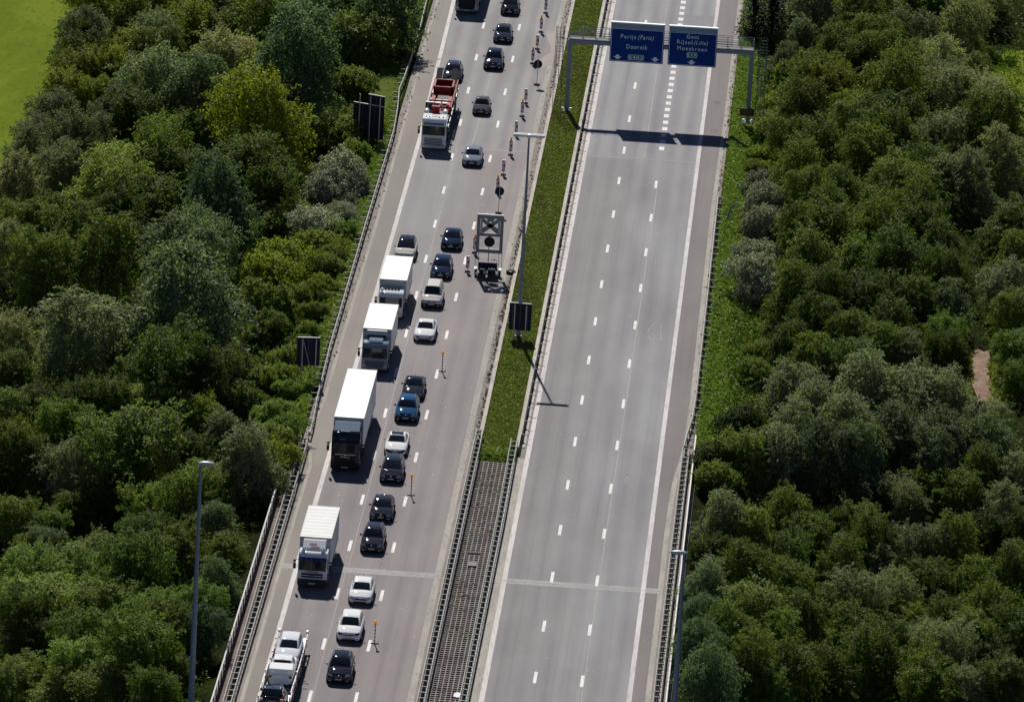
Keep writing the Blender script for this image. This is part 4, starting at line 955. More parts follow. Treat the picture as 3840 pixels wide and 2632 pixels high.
# a discarded tyre and litter in the gutter
tb = thing('tyre', (-8.62, -73.4, 0), 'black bundle like a tyre lying by the kerb right of the arrow trailer', 'tyre')
secs = [[(.36*math.cos(a)+.13*math.cos(b)*math.cos(a), .36*math.sin(a)+.13*math.cos(b)*math.sin(a), .14+.13*math.sin(b)) for b in [k*math.pi/4 for k in range(8)]] for a in [i*math.pi/8 for i in range(17)]]
MB().loft(secs, caps=False).build('tread', M['rubber'], tb, 60)
MB().ell((0, 0, .02), .36, .36, .22, 12, 5, -.1).build('cover', M['black'], tb, 60)
TREEDATA = '''Y-58.2/13.1/2.15/33 R-57.5/5.2/2.13/75 D-58.2/2.6/1.74/95 R-57.6/18.1/1.77/20 O-54.0/8.6/2.33/41 Y-51.4/15.4/2.16/33 R-50.1/2.1/2.31/95 Y-46.2/6.8/2.33/79 S-49.1/18.5/1.97/16 
B-44.4/16.3/2.16/25 O-41.4/6.6/2.52/62 O-38.5/-1.1/2.68/100 B-36.2/5.6/2.71/70 D-35.0/13.9/2.93/37 D-32.4/23.4/2.18/16 B-26.7/8.8/2.71/45 G-28.8/5.0/2.7/100 R-31.2/4.3/1.74/129 
s-28.3/-4.8/2.1/200 s-27.7/2.4/1.73/162 Y-52.3/-5.9/2.29/137 D-57.5/-7.4/2.1/141 O-48.4/-6.7/2.1/137 F-42.3/-10.9/2.84/158 Y-56.2/-13.5/2.08/179 Y-53.3/-10.9/1.9/175 
B-34.1/-19.5/3.55/175 S-47.1/-23.3/2.79/208 B-43.1/-27.2/2.78/233 Y-57.5/-21.1/1.87/225 Y-53.5/-22.0/1.68/241 R-56.6/-30.7/2.21/266 R-58.2/-36.4/1.83/308 D-49.1/-31.6/2.21/283 
B-50.9/-28.9/1.85/266 Y-35.3/-40.3/3.45/316 D-43.7/-33.5/2.02/308 L-41.4/-27.3/1.67/291 R-54.1/-42.5/2.36/333 s-28.1/-26.0/2.59/308 s-27.1/-20.2/1.49/283 w-27.3/-45.0/2.88/400 
w-27.7/-53.5/2.67/458 G-44.8/-46.2/2.52/366 Y-50.6/-43.7/1.27/383 G-49.6/-40.2/1.46/358 R-53.8/-50.4/2.15/387 L-47.6/-61.4/3.0/441 D-43.3/-49.8/2.15/400 G-35.1/-51.2/2.86/400 
B-37.3/-65.3/2.98/458 R-58.2/-44.1/1.63/358 F-57.2/-60.4/2.3/437 G-52.5/-62.4/1.59/483 G-44.7/-61.5/2.29/466 D-46.6/-66.7/2.1/500 D-45.1/-70.3/1.74/537 D-32.8/-56.0/2.13/454 
s-31.7/-59.8/2.3/516 w-27.6/-63.1/2.46/520 y-27.4/-69.0/2.26/566 B-38.1/-78.0/2.58/554 B-38.8/-89.5/2.88/616 O-49.7/-72.9/2.08/520 G-54.7/-70.7/1.92/520 O-46.1/-84.9/2.39/591 
G-51.3/-86.5/2.04/625 F-55.0/-80.6/1.89/583 y-30.0/-75.1/2.59/612 s-25.6/-75.8/1.55/600 B-35.8/-109.6/4.16/705 y-30.2/-79.2/2.55/639 s-29.7/-87.9/2.37/701 s-29.7/-93.9/1.76/752 
s-27.3/-84.3/1.64/675 s-26.4/-76.2/1.66/613 S-45.4/-112.8/2.86/770 B-42.3/-108.2/1.87/781 F-50.6/-111.1/1.87/799 G-50.1/-117.4/1.71/854 D-37.1/-119.5/2.69/854 
D-33.4/-117.9/2.13/869 s-30.0/-108.3/1.73/854 s-26.9/-105.8/1.59/821 s-27.0/-111.7/1.57/865 L-36.3/-122.1/1.83/916 L-34.8/-123.4/1.55/942 L-38.0/-123.6/1.55/938 
s-29.1/-117.6/1.98/920 s-26.4/-122.5/1.69/938 Y-32.7/-124.1/1.4/956 S-30.4/-126.4/1.4/975 S-26.6/-146.1/2.19/1029 D-41.0/-125.9/1.82/945 D-43.4/-125.8/1.68/945 
D-46.4/-125.2/1.54/938 L-48.7/-127.9/1.82/964 L-46.7/-127.0/1.26/975 L-37.3/-137.1/3.17/1055 D-33.2/-132.8/1.66/1047 G-44.0/-129.9/1.81/1000 Y-47.8/-132.3/1.8/1029 
S-42.3/-137.4/1.79/1091 D-46.0/-135.2/1.65/1073 s-25.9/-34.3/1.46/354 s-25.6/-64.6/1.58/525 s-25.6/-73.3/1.47/579 y-25.6/-83.0/1.45/637 s-26.0/-27.2/1.29/316 w-25.6/-57.5/1.42/487 
w-25.4/-49.0/1.43/433 s-25.6/-85.1/1.11/665 s-25.6/-91.2/1.18/705 s-25.6/-96.9/1.1/748 s-25.8/-100.0/1.16/778 s-25.7/-116.3/1.13/894 s-25.6/-128.2/1.11/975 s-28.5/-110.3/1.58/869 
w16.2/-38.6/1.55/448 w15.8/-30.9/1.14/410 y14.5/-27.6/1.29/384 y13.1/-27.8/1.14/371 s15.8/-18.3/1.45/335 s15.9/16.4/1.21/151 s15.5/-5.3/1.32/264 s13.9/-5.9/1.03/258 
L-29.9/-145.6/1.76/1118 G-30.9/-148.8/1.89/1148 G-41.4/-141.3/1.37/1162 G-43.1/-144.1/1.36/1191 G-46.4/-143.1/1.5/1169 D-38.4/-140.9/1.78/1144 G-34.2/-149.1/2.02/1177 
B-28.3/-155.1/1.33/1184 D-34.2/-155.0/1.74/1235 G-30.7/-162.9/1.71/1271 G-27.0/-162.4/1.19/1250 L-38.7/-150.5/1.62/1250 S-42.4/-152.9/1.35/1268 L-39.9/-156.9/2.0/1293 
O-44.5/-152.6/1.21/1264 G-33.5/-167.5/2.23/1319 B-26.5/-172.8/1.42/1315 L-42.7/-161.3/1.99/1326 L-40.5/-168.6/2.36/1381 L-35.5/-172.6/2.21/1388 G-31.1/-177.9/1.93/1399 
G-27.2/-178.6/1.54/1381 B-26.3/-186.8/1.26/1446 G-29.7/-185.4/1.9/1454 G-35.4/-178.8/2.06/1446 D-41.9/-172.8/1.69/1436 G-39.9/-173.5/1.56/1454 G-30.4/-190.7/2.14/1501 
L-35.9/-185.7/1.91/1523 L-41.5/-183.4/1.53/1545 D-28.0/-191.9/1.13/1527 L-33.0/-191.2/1.63/1556 L-37.4/-188.4/1.65/1574 G-29.0/-197.7/1.36/1585 C11.7/26.7/2.15/22 
C13.7/26.8/2.61/29 C15.4/32.6/2.63/6 S18.1/28.2/2.31/32 D20.4/36.2/1.87/19 B24.2/34.2/2.02/19 R28.8/30.5/2.93/25 s14.2/29.2/0.92/80 s16.2/24.2/1.84/103 B17.2/22.8/1.53/83 
O23.2/21.1/2.29/71 G27.3/27.7/2.46/54 R31.9/30.7/2.32/48 F35.0/33.4/2.32/38 D37.5/41.4/1.57/25 O20.6/10.5/2.26/122 O25.1/14.8/2.27/106 R29.7/19.6/2.13/106 F33.4/20.6/2.44/96 
O35.2/22.8/1.45/109 S15.5/10.8/1.5/145 Y18.6/-0.2/2.22/193 Y20.9/-4.1/2.06/222 s15.9/7.6/1.95/187 s15.4/-1.6/1.92/235 D23.0/9.5/1.95/155 O25.9/9.8/1.95/145 G29.0/9.0/1.95/167 
F32.6/6.1/2.54/167 O35.5/5.9/1.57/193 Y22.4/-7.3/1.76/251 O26.7/-7.8/2.49/219 D30.5/0.3/1.78/219 R33.4/-4.4/2.51/226 F37.0/-4.9/2.36/238 O17.3/-14.9/1.89/268 D19.6/-10.8/1.17/284 
O23.2/-21.4/2.3/297 D26.8/-13.6/2.18/277 s14.4/-12.1/1.6/290 y13.6/-24.1/1.58/348 y15.6/-24.9/1.58/371 O16.9/-27.4/1.86/339 O19.8/-31.3/2.13/355 O23.4/-35.8/2.12/387 
G26.9/-25.5/2.43/339 R30.5/-20.6/2.16/322 R34.0/-18.5/2.46/306 O37.6/-20.4/2.45/306 D30.5/-30.1/1.85/387 R34.0/-35.8/2.54/403 F37.6/-29.9/2.14/387 w14.3/-35.8/1.83/416 
w14.4/-45.1/2.09/468 O17.8/-39.9/2.11/403 O18.7/-45.7/1.81/452 O22.1/-45.7/2.09/445 G26.3/-41.9/2.38/435 G30.5/-38.6/1.97/435 O29.1/-50.2/2.07/484 D25.0/-49.0/1.8/494 
O20.9/-52.0/1.79/494 w14.9/-64.5/2.29/592 w14.6/-72.9/2.12/647 w14.9/-51.1/2.03/512 O17.9/-64.0/1.84/563 O20.9/-63.4/2.3/545 O25.4/-62.3/2.3/545 D29.3/-54.4/2.02/526 
O31.6/-60.7/1.85/563 O19.5/-72.6/2.27/603 G23.3/-69.5/2.28/607 D26.8/-71.8/2.27/625 L29.9/-68.9/1.67/636 D32.4/-69.7/1.82/636 O18.2/-80.4/1.79/672 O21.2/-83.3/1.93/690 
D24.9/-83.0/2.23/698 G29.4/-80.1/1.94/698 B32.4/-79.6/1.65/698 O27.2/-89.2/1.92/741 O23.5/-93.2/1.91/763 O19.8/-90.6/1.77/745 O17.8/-96.2/1.75/782 O26.5/-95.2/1.75/789 
G32.1/-86.7/1.48/763 D32.9/-90.5/1.18/800 O20.0/-103.5/2.02/825 D23.7/-101.1/2.03/829 R28.4/-94.5/1.76/800 y15.0/-92.0/1.32/800 s15.5/-98.7/1.6/844 s16.3/-83.1/1.04/745 
G38.3/-51.8/2.03/526 O38.8/-62.4/1.69/592 S38.1/-72.1/1.97/647 O38.7/-82.4/1.79/720 G38.8/-91.0/1.62/800 G38.9/-97.7/1.31/858 d14.2/-117.7/1.98/964 S18.1/-113.8/1.85/909 
S20.3/-119.1/2.11/942 S25.1/-114.3/2.41/902 S28.7/-115.3/2.55/909 S32.0/-114.1/2.13/924 S35.0/-117.0/1.56/975 S23.2/-122.8/2.1/982 B27.4/-125.1/2.37/1000 B31.5/-124.5/2.38/1000 
B35.7/-123.7/2.1/1011 S18.4/-125.2/2.09/1000 s15.3/-124.6/1.68/1037 d12.4/-136.6/1.1/1103 d12.7/-144.1/1.22/1165 G14.8/-131.6/1.93/1055 S17.8/-130.6/2.08/1066 
B21.3/-131.0/2.07/1084 B24.7/-129.4/2.08/1066 B30.9/-128.6/2.08/1066 O35.1/-129.2/1.8/1092 R37.9/-127.0/1.67/1084 S13.5/-150.6/1.61/1194 d12.6/-155.1/1.59/1248 
G15.6/-151.0/1.74/1230 O18.8/-140.6/1.5/1183 L22.7/-135.7/1.23/1194 B25.6/-133.6/1.37/1157 G25.7/-138.0/1.64/1212 O28.7/-128.9/1.11/1106 G31.1/-131.7/1.93/1132 
R29.1/-134.1/1.65/1168 O33.8/-133.5/1.65/1157 R36.6/-134.4/1.65/1186 G20.3/-143.5/1.76/1230 G18.4/-152.1/1.74/1278 R21.9/-143.1/1.22/1267 L24.4/-139.6/1.23/1245 
O26.4/-143.9/1.63/1267 R29.8/-142.7/1.77/1267 O32.5/-141.9/1.77/1248 D36.2/-137.6/1.5/1230 O38.3/-136.5/1.37/1216 S12.5/-168.4/1.43/1340 D15.9/-161.9/1.84/1321 
G19.2/-158.0/1.72/1340 O23.1/-152.3/1.87/1321 R27.2/-146.1/1.49/1310 G31.2/-149.1/1.75/1340 O34.5/-150.0/1.88/1332 O37.9/-146.2/1.62/1314 G22.3/-155.8/1.2/1383 
R25.3/-156.2/1.86/1383 R27.9/-154.2/1.73/1376 B12.7/-175.8/1.41/1409 L17.2/-170.2/2.08/1409 O14.3/-177.4/1.54/1438 O20.7/-168.3/1.82/1431 O24.6/-165.9/1.96/1449 
Y28.7/-156.3/1.46/1409 O32.2/-159.6/1.85/1413 O35.8/-158.0/1.86/1405 B12.6/-183.4/1.52/1471 G15.7/-178.6/1.66/1478 O18.8/-174.4/1.67/1467 L21.5/-168.6/1.43/1478 
O27.9/-166.5/1.83/1467 R31.2/-164.3/1.84/1467 O34.5/-164.5/1.71/1467 D37.8/-162.3/1.71/1467 B13.4/-191.7/1.75/1551 O16.5/-184.4/1.77/1522 O19.6/-182.2/1.91/1540 
O22.8/-177.5/1.92/1540 G26.7/-173.3/2.2/1529 G29.3/-169.3/1.56/1522 R32.5/-169.9/1.82/1522 D35.9/-166.1/1.57/1504 D37.0/-172.9/1.81/1558 G17.8/-185.4/1.64/1573 
G30.6/-176.4/1.93/1577 R33.8/-174.9/1.68/1577 G24.8/-176.2/1.67/1573 s-25.4/-131.5/1.9/1000 s-26.0/-135.5/2.2/1010 y-25.6/-139.5/2.3/1015 s-26.4/-143.5/2.4/1030 
s12.3/-126.5/1.5/1000 d12.6/-130.5/2.0/1040 s12.8/-134.5/2.1/1060'''
# ---------------------------------------------------------------- trees and shrubs
def setmesh(me, V, tint=None):
    """V: (n,4,3) leaf quads"""
    n = len(V); me.vertices.add(4*n); me.vertices.foreach_set('co', V.reshape(-1).astype(np.float32))
    me.loops.add(4*n); me.loops.foreach_set('vertex_index', np.arange(4*n, dtype=np.int32))
    me.polygons.add(n); me.polygons.foreach_set('loop_start', np.arange(0, 4*n, 4, dtype=np.int32))
    if tint is not None:
        a = me.attributes.new('tint', 'FLOAT', 'FACE'); a.data.foreach_set('value', tint.astype(np.float32))
    me.update()
def unit(v): return v/np.maximum(1e-9, np.linalg.norm(v, axis=1))[:, None]
def leaves(P_, Nn, size, droop=0., asp=.62):
    """leaf shaped quads at P_, facing roughly Nn"""
    n = len(P_)
    t = unit(np.cross(Nn, rng.normal(size=(n, 3)))); t[:, 2] -= droop; t = unit(t)
    b = unit(np.cross(Nn, t)); s = (size*rng.uniform(.65, 1.35, n))[:, None]
    return np.stack([P_-t*s, P_+b*s*asp-t*s*.1, P_+t*s, P_-b*s*asp-t*s*.1], 1)
def crown(name, seed, cz, rx, rzv, lobes=5, sprays=560, nl=50, size=.029, length=.28, wid=.065, droop=0., low=-.8):
    """a crown of many leafy sprays growing outward over several uneven lobes (unit radius, centre at cz)"""
    global rng
    rng = np.random.default_rng(seed)
    LB_ = [(np.array([0, 0, cz]), np.array([rx*.62, rx*.62, rzv*.72]))]
    for k in range(lobes):
        a = 2*math.pi*(k+rng.uniform(-.35, .35))/lobes; q = rng.uniform(.36, .74)*rx; r = rng.uniform(.26, .55)
        LB_.append((np.array([q*math.cos(a), q*math.sin(a), cz+rzv*rng.uniform(-.65, .72)]), np.array([r*rx, r*rx, r*rng.uniform(.8, 1.25)*min(1.2, rzv)])))
    a = rng.uniform(0, 6.28); LB_.append((np.array([.16*math.cos(a), .16*math.sin(a), cz+rzv*.52]), np.array([.42*rx, .42*rx, .5*rzv])))
    C_, D_, T_ = [], [], []
    wts = np.array([(l[1][0]*l[1][2]) for l in LB_]); wts = wts/wts.sum()
    for j, (c, r) in enumerate(LB_):
        n = int(sprays*wts[j]*1.9); d = unit(rng.normal(size=(n, 3))); d = d[d[:, 2] > low]
        u = rng.uniform(.45, 1.28, len(d))**.6; p = c+d*r*u[:, None]
        ok = np.ones(len(p), bool)
        for m, (c2, r2) in enumerate(LB_):
            if m != j: ok &= np.linalg.norm((p-c2)/r2, axis=1) > .62
        p, d = p[ok], d[ok]; C_.append(p); D_.append(d); T_.append(np.full(len(p), rng.uniform(0, 1)))
    C_ = np.concatenate(C_); D_ = np.concatenate(D_); T_ = np.concatenate(T_)
    keep = rng.permutation(len(C_))[:sprays]; C_, D_, T_ = C_[keep], D_[keep], T_[keep]; m = len(C_)
    ax = unit(D_+np.array([0, 0, .25])+rng.normal(size=(m, 3))*.45)
    if droop: ax = unit(ax*(1-droop)+np.array([0, 0, -1.])*droop+rng.normal(size=(m, 3))*.15)
    ln = length*rng.uniform(.5, 1.45, m); ln[rng.uniform(size=m) < .12] *= 1.8
    idx = np.repeat(np.arange(m), nl); t = rng.uniform(-.35, 1., len(idx))
    p = C_[idx]+ax[idx]*(t*ln[idx])[:, None]+rng.normal(size=(len(idx), 3))*(wid*(1.05-.75*np.clip(t, 0, 1)))[:, None]
    p[:, 2] -= .25*ln[idx]*np.clip(t, 0, 1)**2
    nn = unit(D_[idx]*.55+np.array([0, 0, .55])+rng.normal(size=(len(idx), 3))*.6)
    tint = .35*T_[idx]+.4*rng.uniform(0, 1, m)[idx]+.25*rng.uniform(0, 1, len(idx))
    p[:, 2] = np.maximum(p[:, 2], .02)
    me = bpy.data.meshes.new(name); setmesh(me, leaves(p, nn, size, droop*.6), tint); return me
def conifer(name, seed):
    global rng
    rng = np.random.default_rng(seed); Vs = []; Ts = []
    for z in np.arange(.25, 2.9, .11):
        R_ = (1-z/3.0)*.95+.05; nb = 9
        for k in range(nb):
            a = 2*math.pi*(k+rng.uniform())/nb; L_ = R_*rng.uniform(.75, 1.1); n = int(26*L_)+5
            f = rng.uniform(.1, 1, n); p = np.stack([np.cos(a)*f*L_, np.sin(a)*f*L_, z-.35*f*L_+.1*f*f], 1)+rng.normal(size=(n, 3))*.045
            Vs.append(leaves(p, unit(rng.normal(size=(n, 3))*.6+np.array([0, 0, 1.])), .055, .4, .4)); Ts.append(rng.uniform(0, 1, n))
    me = bpy.data.meshes.new(name); setmesh(me, np.concatenate(Vs), np.concatenate(Ts)); return me
def trunkmesh(name, seed, h, spread):
    rr = random.Random(seed); mb = MB(); p = Vector((0, 0, -.12)); r = .075
    for i in range(4):
        q = Vector((rr.uniform(-.05, .05)*i, rr.uniform(-.05, .05)*i, h*(i+1)/4)); mb.tube(p, q, r, r*.75, 7); p = q; r *= .75
    for i in range(7):
        a = 2*math.pi*i/7+rr.uniform(-.3, .3); z = h*rr.uniform(.45, .95); b = Vector((0, 0, z)); m_ = b+Vector((math.cos(a)*spread*.45, math.sin(a)*spread*.45, .28)); e = m_+Vector((math.cos(a)*spread*.35, math.sin(a)*spread*.35, .3))
        mb.tube(b, m_, .035, .024, 5); mb.tube(m_, e, .024, .008, 5)
    o = mb.build(name, M['bark']); me = o.data; bpy.data.objects.remove(o); return me
BROAD = [crown('crown_broad', 10+i, 1.08, 1., (1.0, 1.12, .98, 1.15, 1.05, 1.1)[i], 5+i % 4) for i in range(6)]
LOOSE = [crown('crown_loose', 30+i, 1.18, .92, (1.2, 1.15, 1.25, 1.2, 1.22)[i], 7, 520, 44, .030, .32, .05, .45) for i in range(5)]
FINE = [crown('crown_fine', 50+i, 1.1, 1., (1.05, 1.2, 1.0, 1.15)[i], 6, 560, 46, .026, .23, .055, 0.) for i in range(4)]
SHRUB = [crown('crown_shrub', 70+i, .5, 1., .62, 6, 420, 44, .033, .16, .07, 0., -.3) for i in range(5)]
CONE = [conifer('crown_conifer', 90+i) for i in range(2)]
TR = [trunkmesh('trunk', 5+i, 1.15, .8) for i in range(3)]; TRS = [trunkmesh('stems', 15+i, .45, .7) for i in range(2)]; TRC = [trunkmesh('trunk', 25, 2.7, .25)]
#        mesh family, leaf colours, description, category
KT = {
 'D': (BROAD, leafmat('leaf_dark', (0.034, 0.053, 0.010), (0.105, 0.150, 0.026)), 'dark green broad tree', 'tree'),
 'G': (BROAD, leafmat('leaf_mid', (0.057, 0.087, 0.015), (0.167, 0.227, 0.040)), 'mid green leafy tree', 'tree'),
 'L': (BROAD, leafmat('leaf_light', (0.089, 0.122, 0.029), (0.234, 0.299, 0.077)), 'light green round tree', 'tree'),
 'Y': (BROAD, leafmat('leaf_yellow', (0.086, 0.104, 0.009), (0.236, 0.267, 0.022)), 'yellow green tree', 'tree'),
 'B': (LOOSE, leafmat('leaf_blue', (0.052, 0.078, 0.040), (0.147, 0.203, 0.109)), 'blue green loose tree', 'tree'),
 'S': (LOOSE, leafmat('leaf_grey', (0.091, 0.110, 0.062), (0.246, 0.282, 0.167)), 'grey green feathery tree', 'tree'),
 'O': (LOOSE, leafmat('leaf_olive', (0.052, 0.073, 0.013), (0.152, 0.193, 0.037)), 'olive green drooping tree', 'tree'),
 'R': (FINE, leafmat('leaf_greybrown', (0.077, 0.095, 0.045), (0.225, 0.257, 0.142)), 'grey brown twiggy tree', 'tree'),
 'F': (FINE, leafmat('leaf_flower', (0.108, 0.122, 0.041), (0.359, 0.354, 0.191)), 'pale flowering tree', 'tree'),
 'C': (CONE, leafmat('leaf_spruce', (.008, .016, .008), (.014, .026, .012), .08), 'dark spruce', 'tree'),
 's': (SHRUB, leafmat('leaf_shrub', (0.078, 0.109, 0.018), (0.216, 0.282, 0.055)), 'green shrub', 'shrub'),
 'y': (SHRUB, leafmat('leaf_yshrub', (0.101, 0.129, 0.014), (0.259, 0.311, 0.036)), 'yellow green shrub', 'shrub'),
 'w': (SHRUB, leafmat('leaf_silver', (0.145, 0.161, 0.111), (0.395, 0.414, 0.308), .15), 'silver grey shrub', 'shrub'),
 'd': (SHRUB, leafmat('leaf_dshrub', (0.031, 0.047, 0.010), (0.091, 0.125, 0.030)), 'dark green shrub', 'shrub')}
ROWS = [(75, 'topmost lorry'), (160, 'blue direction signs'), (260, 'red transporter'), (345, 'gantry shadow'), (470, 'lower round sign'), (600, 'arrow trailer'), (715, 'beige van'), (840, 'refrigerated lorry'), (985, 'long semitrailer'), (1110, 'grating start'), (1230, 'red-lettered lorry'), (1350, 'bridge joint'), (1465, 'coupe-backed white car'), (9999, 'bottom transporter')]
ORD = ['nearest the road', 'second from road', 'third from road', 'fourth from road', 'fifth from road', 'sixth from road', 'seventh from road', 'eighth from road']
TREES = []
for q in TREEDATA.split():
    k = q[0]; x, y, r, b = q[1:].split('/'); TREES.append((k, float(x), float(y), float(r), int(b)))
def rowname(b): return next(n for lim, n in ROWS if b < lim)
cells = {}
for i, (k, x, y, r, b) in enumerate(TREES): cells.setdefault((k, x < 0, rowname(b)), []).append((abs(x+7), i))
LAB = {}
for (k, left, rn), v in cells.items():
    v.sort(); side = 'left' if left else 'right'
    for j, (_, i) in enumerate(v):
        LAB[i] = f"{KT[k][2]}, {side} wood, level with the {rn}" + (f", {ORD[j]}" if len(v) > 1 else '')
FZ = {'s': .68, 'y': .68, 'd': .72, 'w': .8, 'C': 1.5, 'O': 1.8, 'B': 1.75, 'S': 1.7, 'R': 1.5, 'F': 1.5, 'G': 1.45, 'D': 1.5, 'L': 1.4, 'Y': 1.45}
CZ = {id(BROAD): 1.08, id(LOOSE): 1.18, id(FINE): 1.1, id(SHRUB): .5, id(CONE): 1.5}
NAMES = {'C': 'spruce'}
rt = random.Random(3)
for i, (k, x, y, r, b) in enumerate(TREES):
    fam, mat, desc, cat = KT[k]; z = zg(x, y)
    t = thing('shrub' if cat == 'shrub' else NAMES.get(k, 'tree'), (x, y, z-.1), LAB[i], cat, f"{desc}s in the {'left' if x < 0 else 'right'} wood", rz=rt.uniform(0, 6.28))
    hs = rt.uniform(.88, 1.12); kx = 1.18 if cat == 'shrub' else 1.3; t.scale = (r*kx*rt.uniform(1.0, 1.16), r*kx*rt.uniform(1.0, 1.16), r*hs*FZ[k]/CZ[id(fam)])
    c = bpy.data.objects.new('crown', rt.choice(fam)); COL.objects.link(c); c.parent = t
    if not c.data.materials: c.data.materials.append(mat)
    c.material_slots[0].link = 'OBJECT'; c.material_slots[0].material = mat
    w_ = bpy.data.objects.new('trunk', rt.choice(TRC if k == 'C' else TRS if cat == 'shrub' else TR)); COL.objects.link(w_); w_.parent = t

# ---------------------------------------------------------------- grass, weeds, undergrowth (ground cover: one object each)
def cover(name, label, mat, n, where, size, hgt, seed):
    global rng
    rng = np.random.default_rng(seed); pts = []
    while len(pts) < n:
        x, y = where(rng)
        if x is None: continue
        pts.append((x, y, zground(x, y)+.06))
    p = np.array(pts); k = 3; p = np.repeat(p, k, 0); m = len(p)
    p[:, :2] += rng.normal(size=(m, 2))*size*.7; p[:, 2] += rng.uniform(.1, 1., m)*hgt
    nn = unit(rng.normal(size=(m, 3))*np.array([1, 1, .5])+np.array([0, 0, .55]))
    me = bpy.data.meshes.new(name); setmesh(me, leaves(p, nn, size, 0, .5), rng.uniform(0, 1, m)); me.materials.append(mat)
    o = bpy.data.objects.new(name, me); COL.objects.link(o); return tag(o, label, 'ground cover', kind='stuff')
dry = leafmat('dry_grass', (.19, .17, .07), (.26, .23, .11), .15)
gl = leafmat('grass_blades', (0.176, 0.236, 0.058), (0.260, 0.317, 0.098), .2); gl2 = leafmat('verge_blades', (0.168, 0.226, 0.046), (0.252, 0.305, 0.084), .2)
dk = leafmat('undergrowth_leaves', (0.051, 0.078, 0.017), (0.093, 0.133, 0.028), .15); wd = leafmat('weed_leaves', (.05, .065, .02), (.11, .10, .05), .2)
cover('median_grass', 'green grass in the median strip', gl, 21000, lambda g: (g.uniform(-8.1, -4.95), g.uniform(-131.2, 45)), .10, .13, 1)
cover('median_grass_tuft', 'tall grass hanging over the end of the grating', gl, 900, lambda g: (g.uniform(-8.0, -5.0), -131.6+g.normal()*.9), .2, .35, 2)
def wl(g):
    y = g.uniform(-128, 45); x = -23.75-abs(g.normal())*1.6-(1.5 if -14 < y < 6 else 0)*g.uniform(); return (x, y)
cover('verge_grass', 'grass and weeds behind the left barrier', gl2, 9000, wl, .15, .22, 3)
def wr(g):
    y = g.uniform(-124, 45); x = 10.45+abs(g.normal())*(3. if -115 < y < -55 else 1.7); return (x, y)
cover('verge_grass', 'bright grass and weeds on the right verge', gl2, 19000, wr, .15, .2, 4)
cover('undergrowth', 'dark undergrowth in the left wood', dk, 32000, lambda g: (g.uniform(-60.5, -25.2), g.uniform(-240, 60)), .17, 1.0, 5)
def ur(g):
    x, y = g.uniform(12.5, 52), g.uniform(-240, 60)
    if 33.8 < x < 37.6 and -121 < y < -82: return (None, None)
    if x > 37.3 and -26 < y < 34: return (None, None)
    return (x, y)
cover('undergrowth', 'dark undergrowth in the right wood', dk, 32000, ur, .17, 1.0, 6)
def gut(g):
    s = g.uniform(); y = g.uniform(-128, 45)
    if s < .55: return (-8.45-abs(g.normal())*.12, -128+80*g.uniform()**.8 if g.uniform() < .6 else y)
    if s < .8: return (10.05+g.normal()*.12, y)
    return (-22.85+g.normal()*.18, y)
def dryspot(g):
    x, y = g.uniform(-8., -5.), g.uniform(-131, 45)
    return (x, y) if math.sin(x*1.9+y*.21)+math.sin(y*.083+1.3)+.8*math.sin(y*.37) > .9 else (None, None)
cover('dry_grass', 'drier yellowish grass patches in the median', dry, 4200, dryspot, .09, .12, 11)
cover('clearing_grass', 'tufts of grass in the clearing at the right edge', leafmat('clearing_blades', (.10, .15, .02), (.16, .21, .04), .2), 3500, lambda g: (g.uniform(36.5, 48), g.uniform(-24, 34)), .16, .3, 13)
cover('path_edge_grass', 'grass fringing the dirt path', gl2, 1300, lambda g: ((34.3 if g.uniform() < .5 else 36.9)+g.normal()*.28, g.uniform(-118, -82)), .15, .2, 14)
cover('gutter_weeds', 'weeds growing along the kerbs', wd, 900, gut, .09, .12, 7)
cover('bridge_weeds', 'dry weeds on the right bridge edge', wd, 700, lambda g: (10.2+g.normal()*.12, g.uniform(-214, -127)), .12, .2, 8)
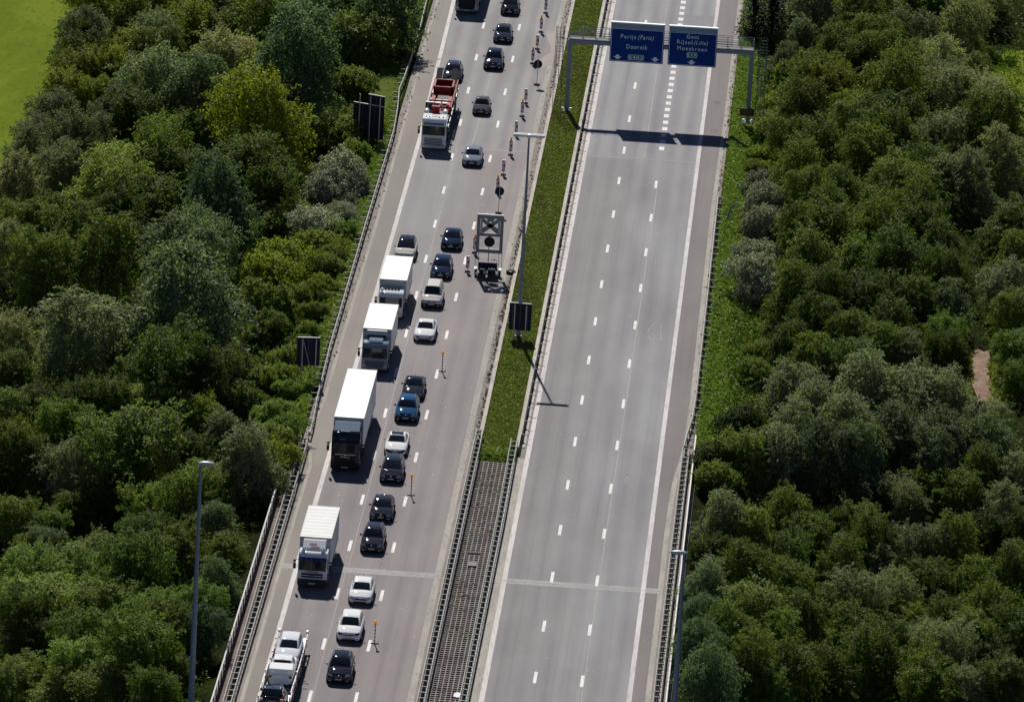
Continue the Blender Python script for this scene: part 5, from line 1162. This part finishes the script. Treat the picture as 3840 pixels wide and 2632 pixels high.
cover('grating_moss', 'moss and leaf litter caught on the grating', leafmat('moss', (0.052, 0.047, 0.025), (0.088, 0.090, 0.031), .1), 260, lambda g: (g.uniform(-7.85, -5.5), g.choice([-136, -138.5, -141, -145, -149.5, -152, -166, -169, -172, -178])+g.normal()*.5), .13, .05, 9)
for o in COL.objects:
    if o.name.startswith(('grating_moss', 'bridge_weeds')):
        v = np.zeros(len(o.data.vertices)*3, np.float32); o.data.vertices.foreach_get('co', v); v = v.reshape(-1, 3)
        if o.name.startswith('grating'): v[:, 2] = v[:, 2]-v[:, 2].min()*1. if False else rng.uniform(-.04, .03, len(v))
        o.data.vertices.foreach_set('co', v.reshape(-1))
cover('grass_clump', 'yellow green weeds across the grating', wd, 260, lambda g: (g.choice([-7.55, -5.9])+g.normal()*.22, -157.9+g.normal()*.4), .16, .3, 10)
# gravel and litter in the gutter between kerb and lane
mb = MB(); rr = random.Random(9)
for i in range(420):
    y = rr.uniform(-128, 40); x = -8.75+rr.gauss(0, .16); s = rr.uniform(.03, .09)
    mb.add([(x+s*rr.uniform(.6, 1.2), y, .0), (x, y+s*1.2, 0), (x-s, y, 0), (x, y-s, 0), (x+.01, y, s*.9)], [(0, 1, 4), (1, 2, 4), (2, 3, 4), (3, 0, 4)])
tag(mb.build('gravel', M['kerb']), 'pale gravel and litter lying along the left kerb of the median', 'gravel', kind='stuff')
mb = MB()
for i in range(170):
    x = rr.choice([rr.uniform(-20, -9.6), rr.uniform(-3.5, 9.2)]); y = rr.uniform(-205, 38); s_ = rr.uniform(.02, .055)
    mb.add([(x+s_, y, .001), (x, y+s_*2, .001), (x-s_, y, .001), (x, y-s_*2, .001), (x, y, .03)], [(0, 1, 4), (1, 2, 4), (2, 3, 4), (3, 0, 4)])
tag(mb.build('litter', M['pale']), 'small pale scraps scattered over the carriageways', 'litter', kind='stuff')
hoop = MB().path([(12.0+.9*math.cos(a), -50.5+.15*math.sin(a), .15+1.9*math.sin(a)) for a in [1.45+i*.2 for i in range(9)]], .07, 8).build('hoop', plain('hoop_blue', (.02, .10, .30), .4), None, 50)
tag(hoop, 'blue curved pipe half hidden behind the silver shrub on the right verge', 'pipe')
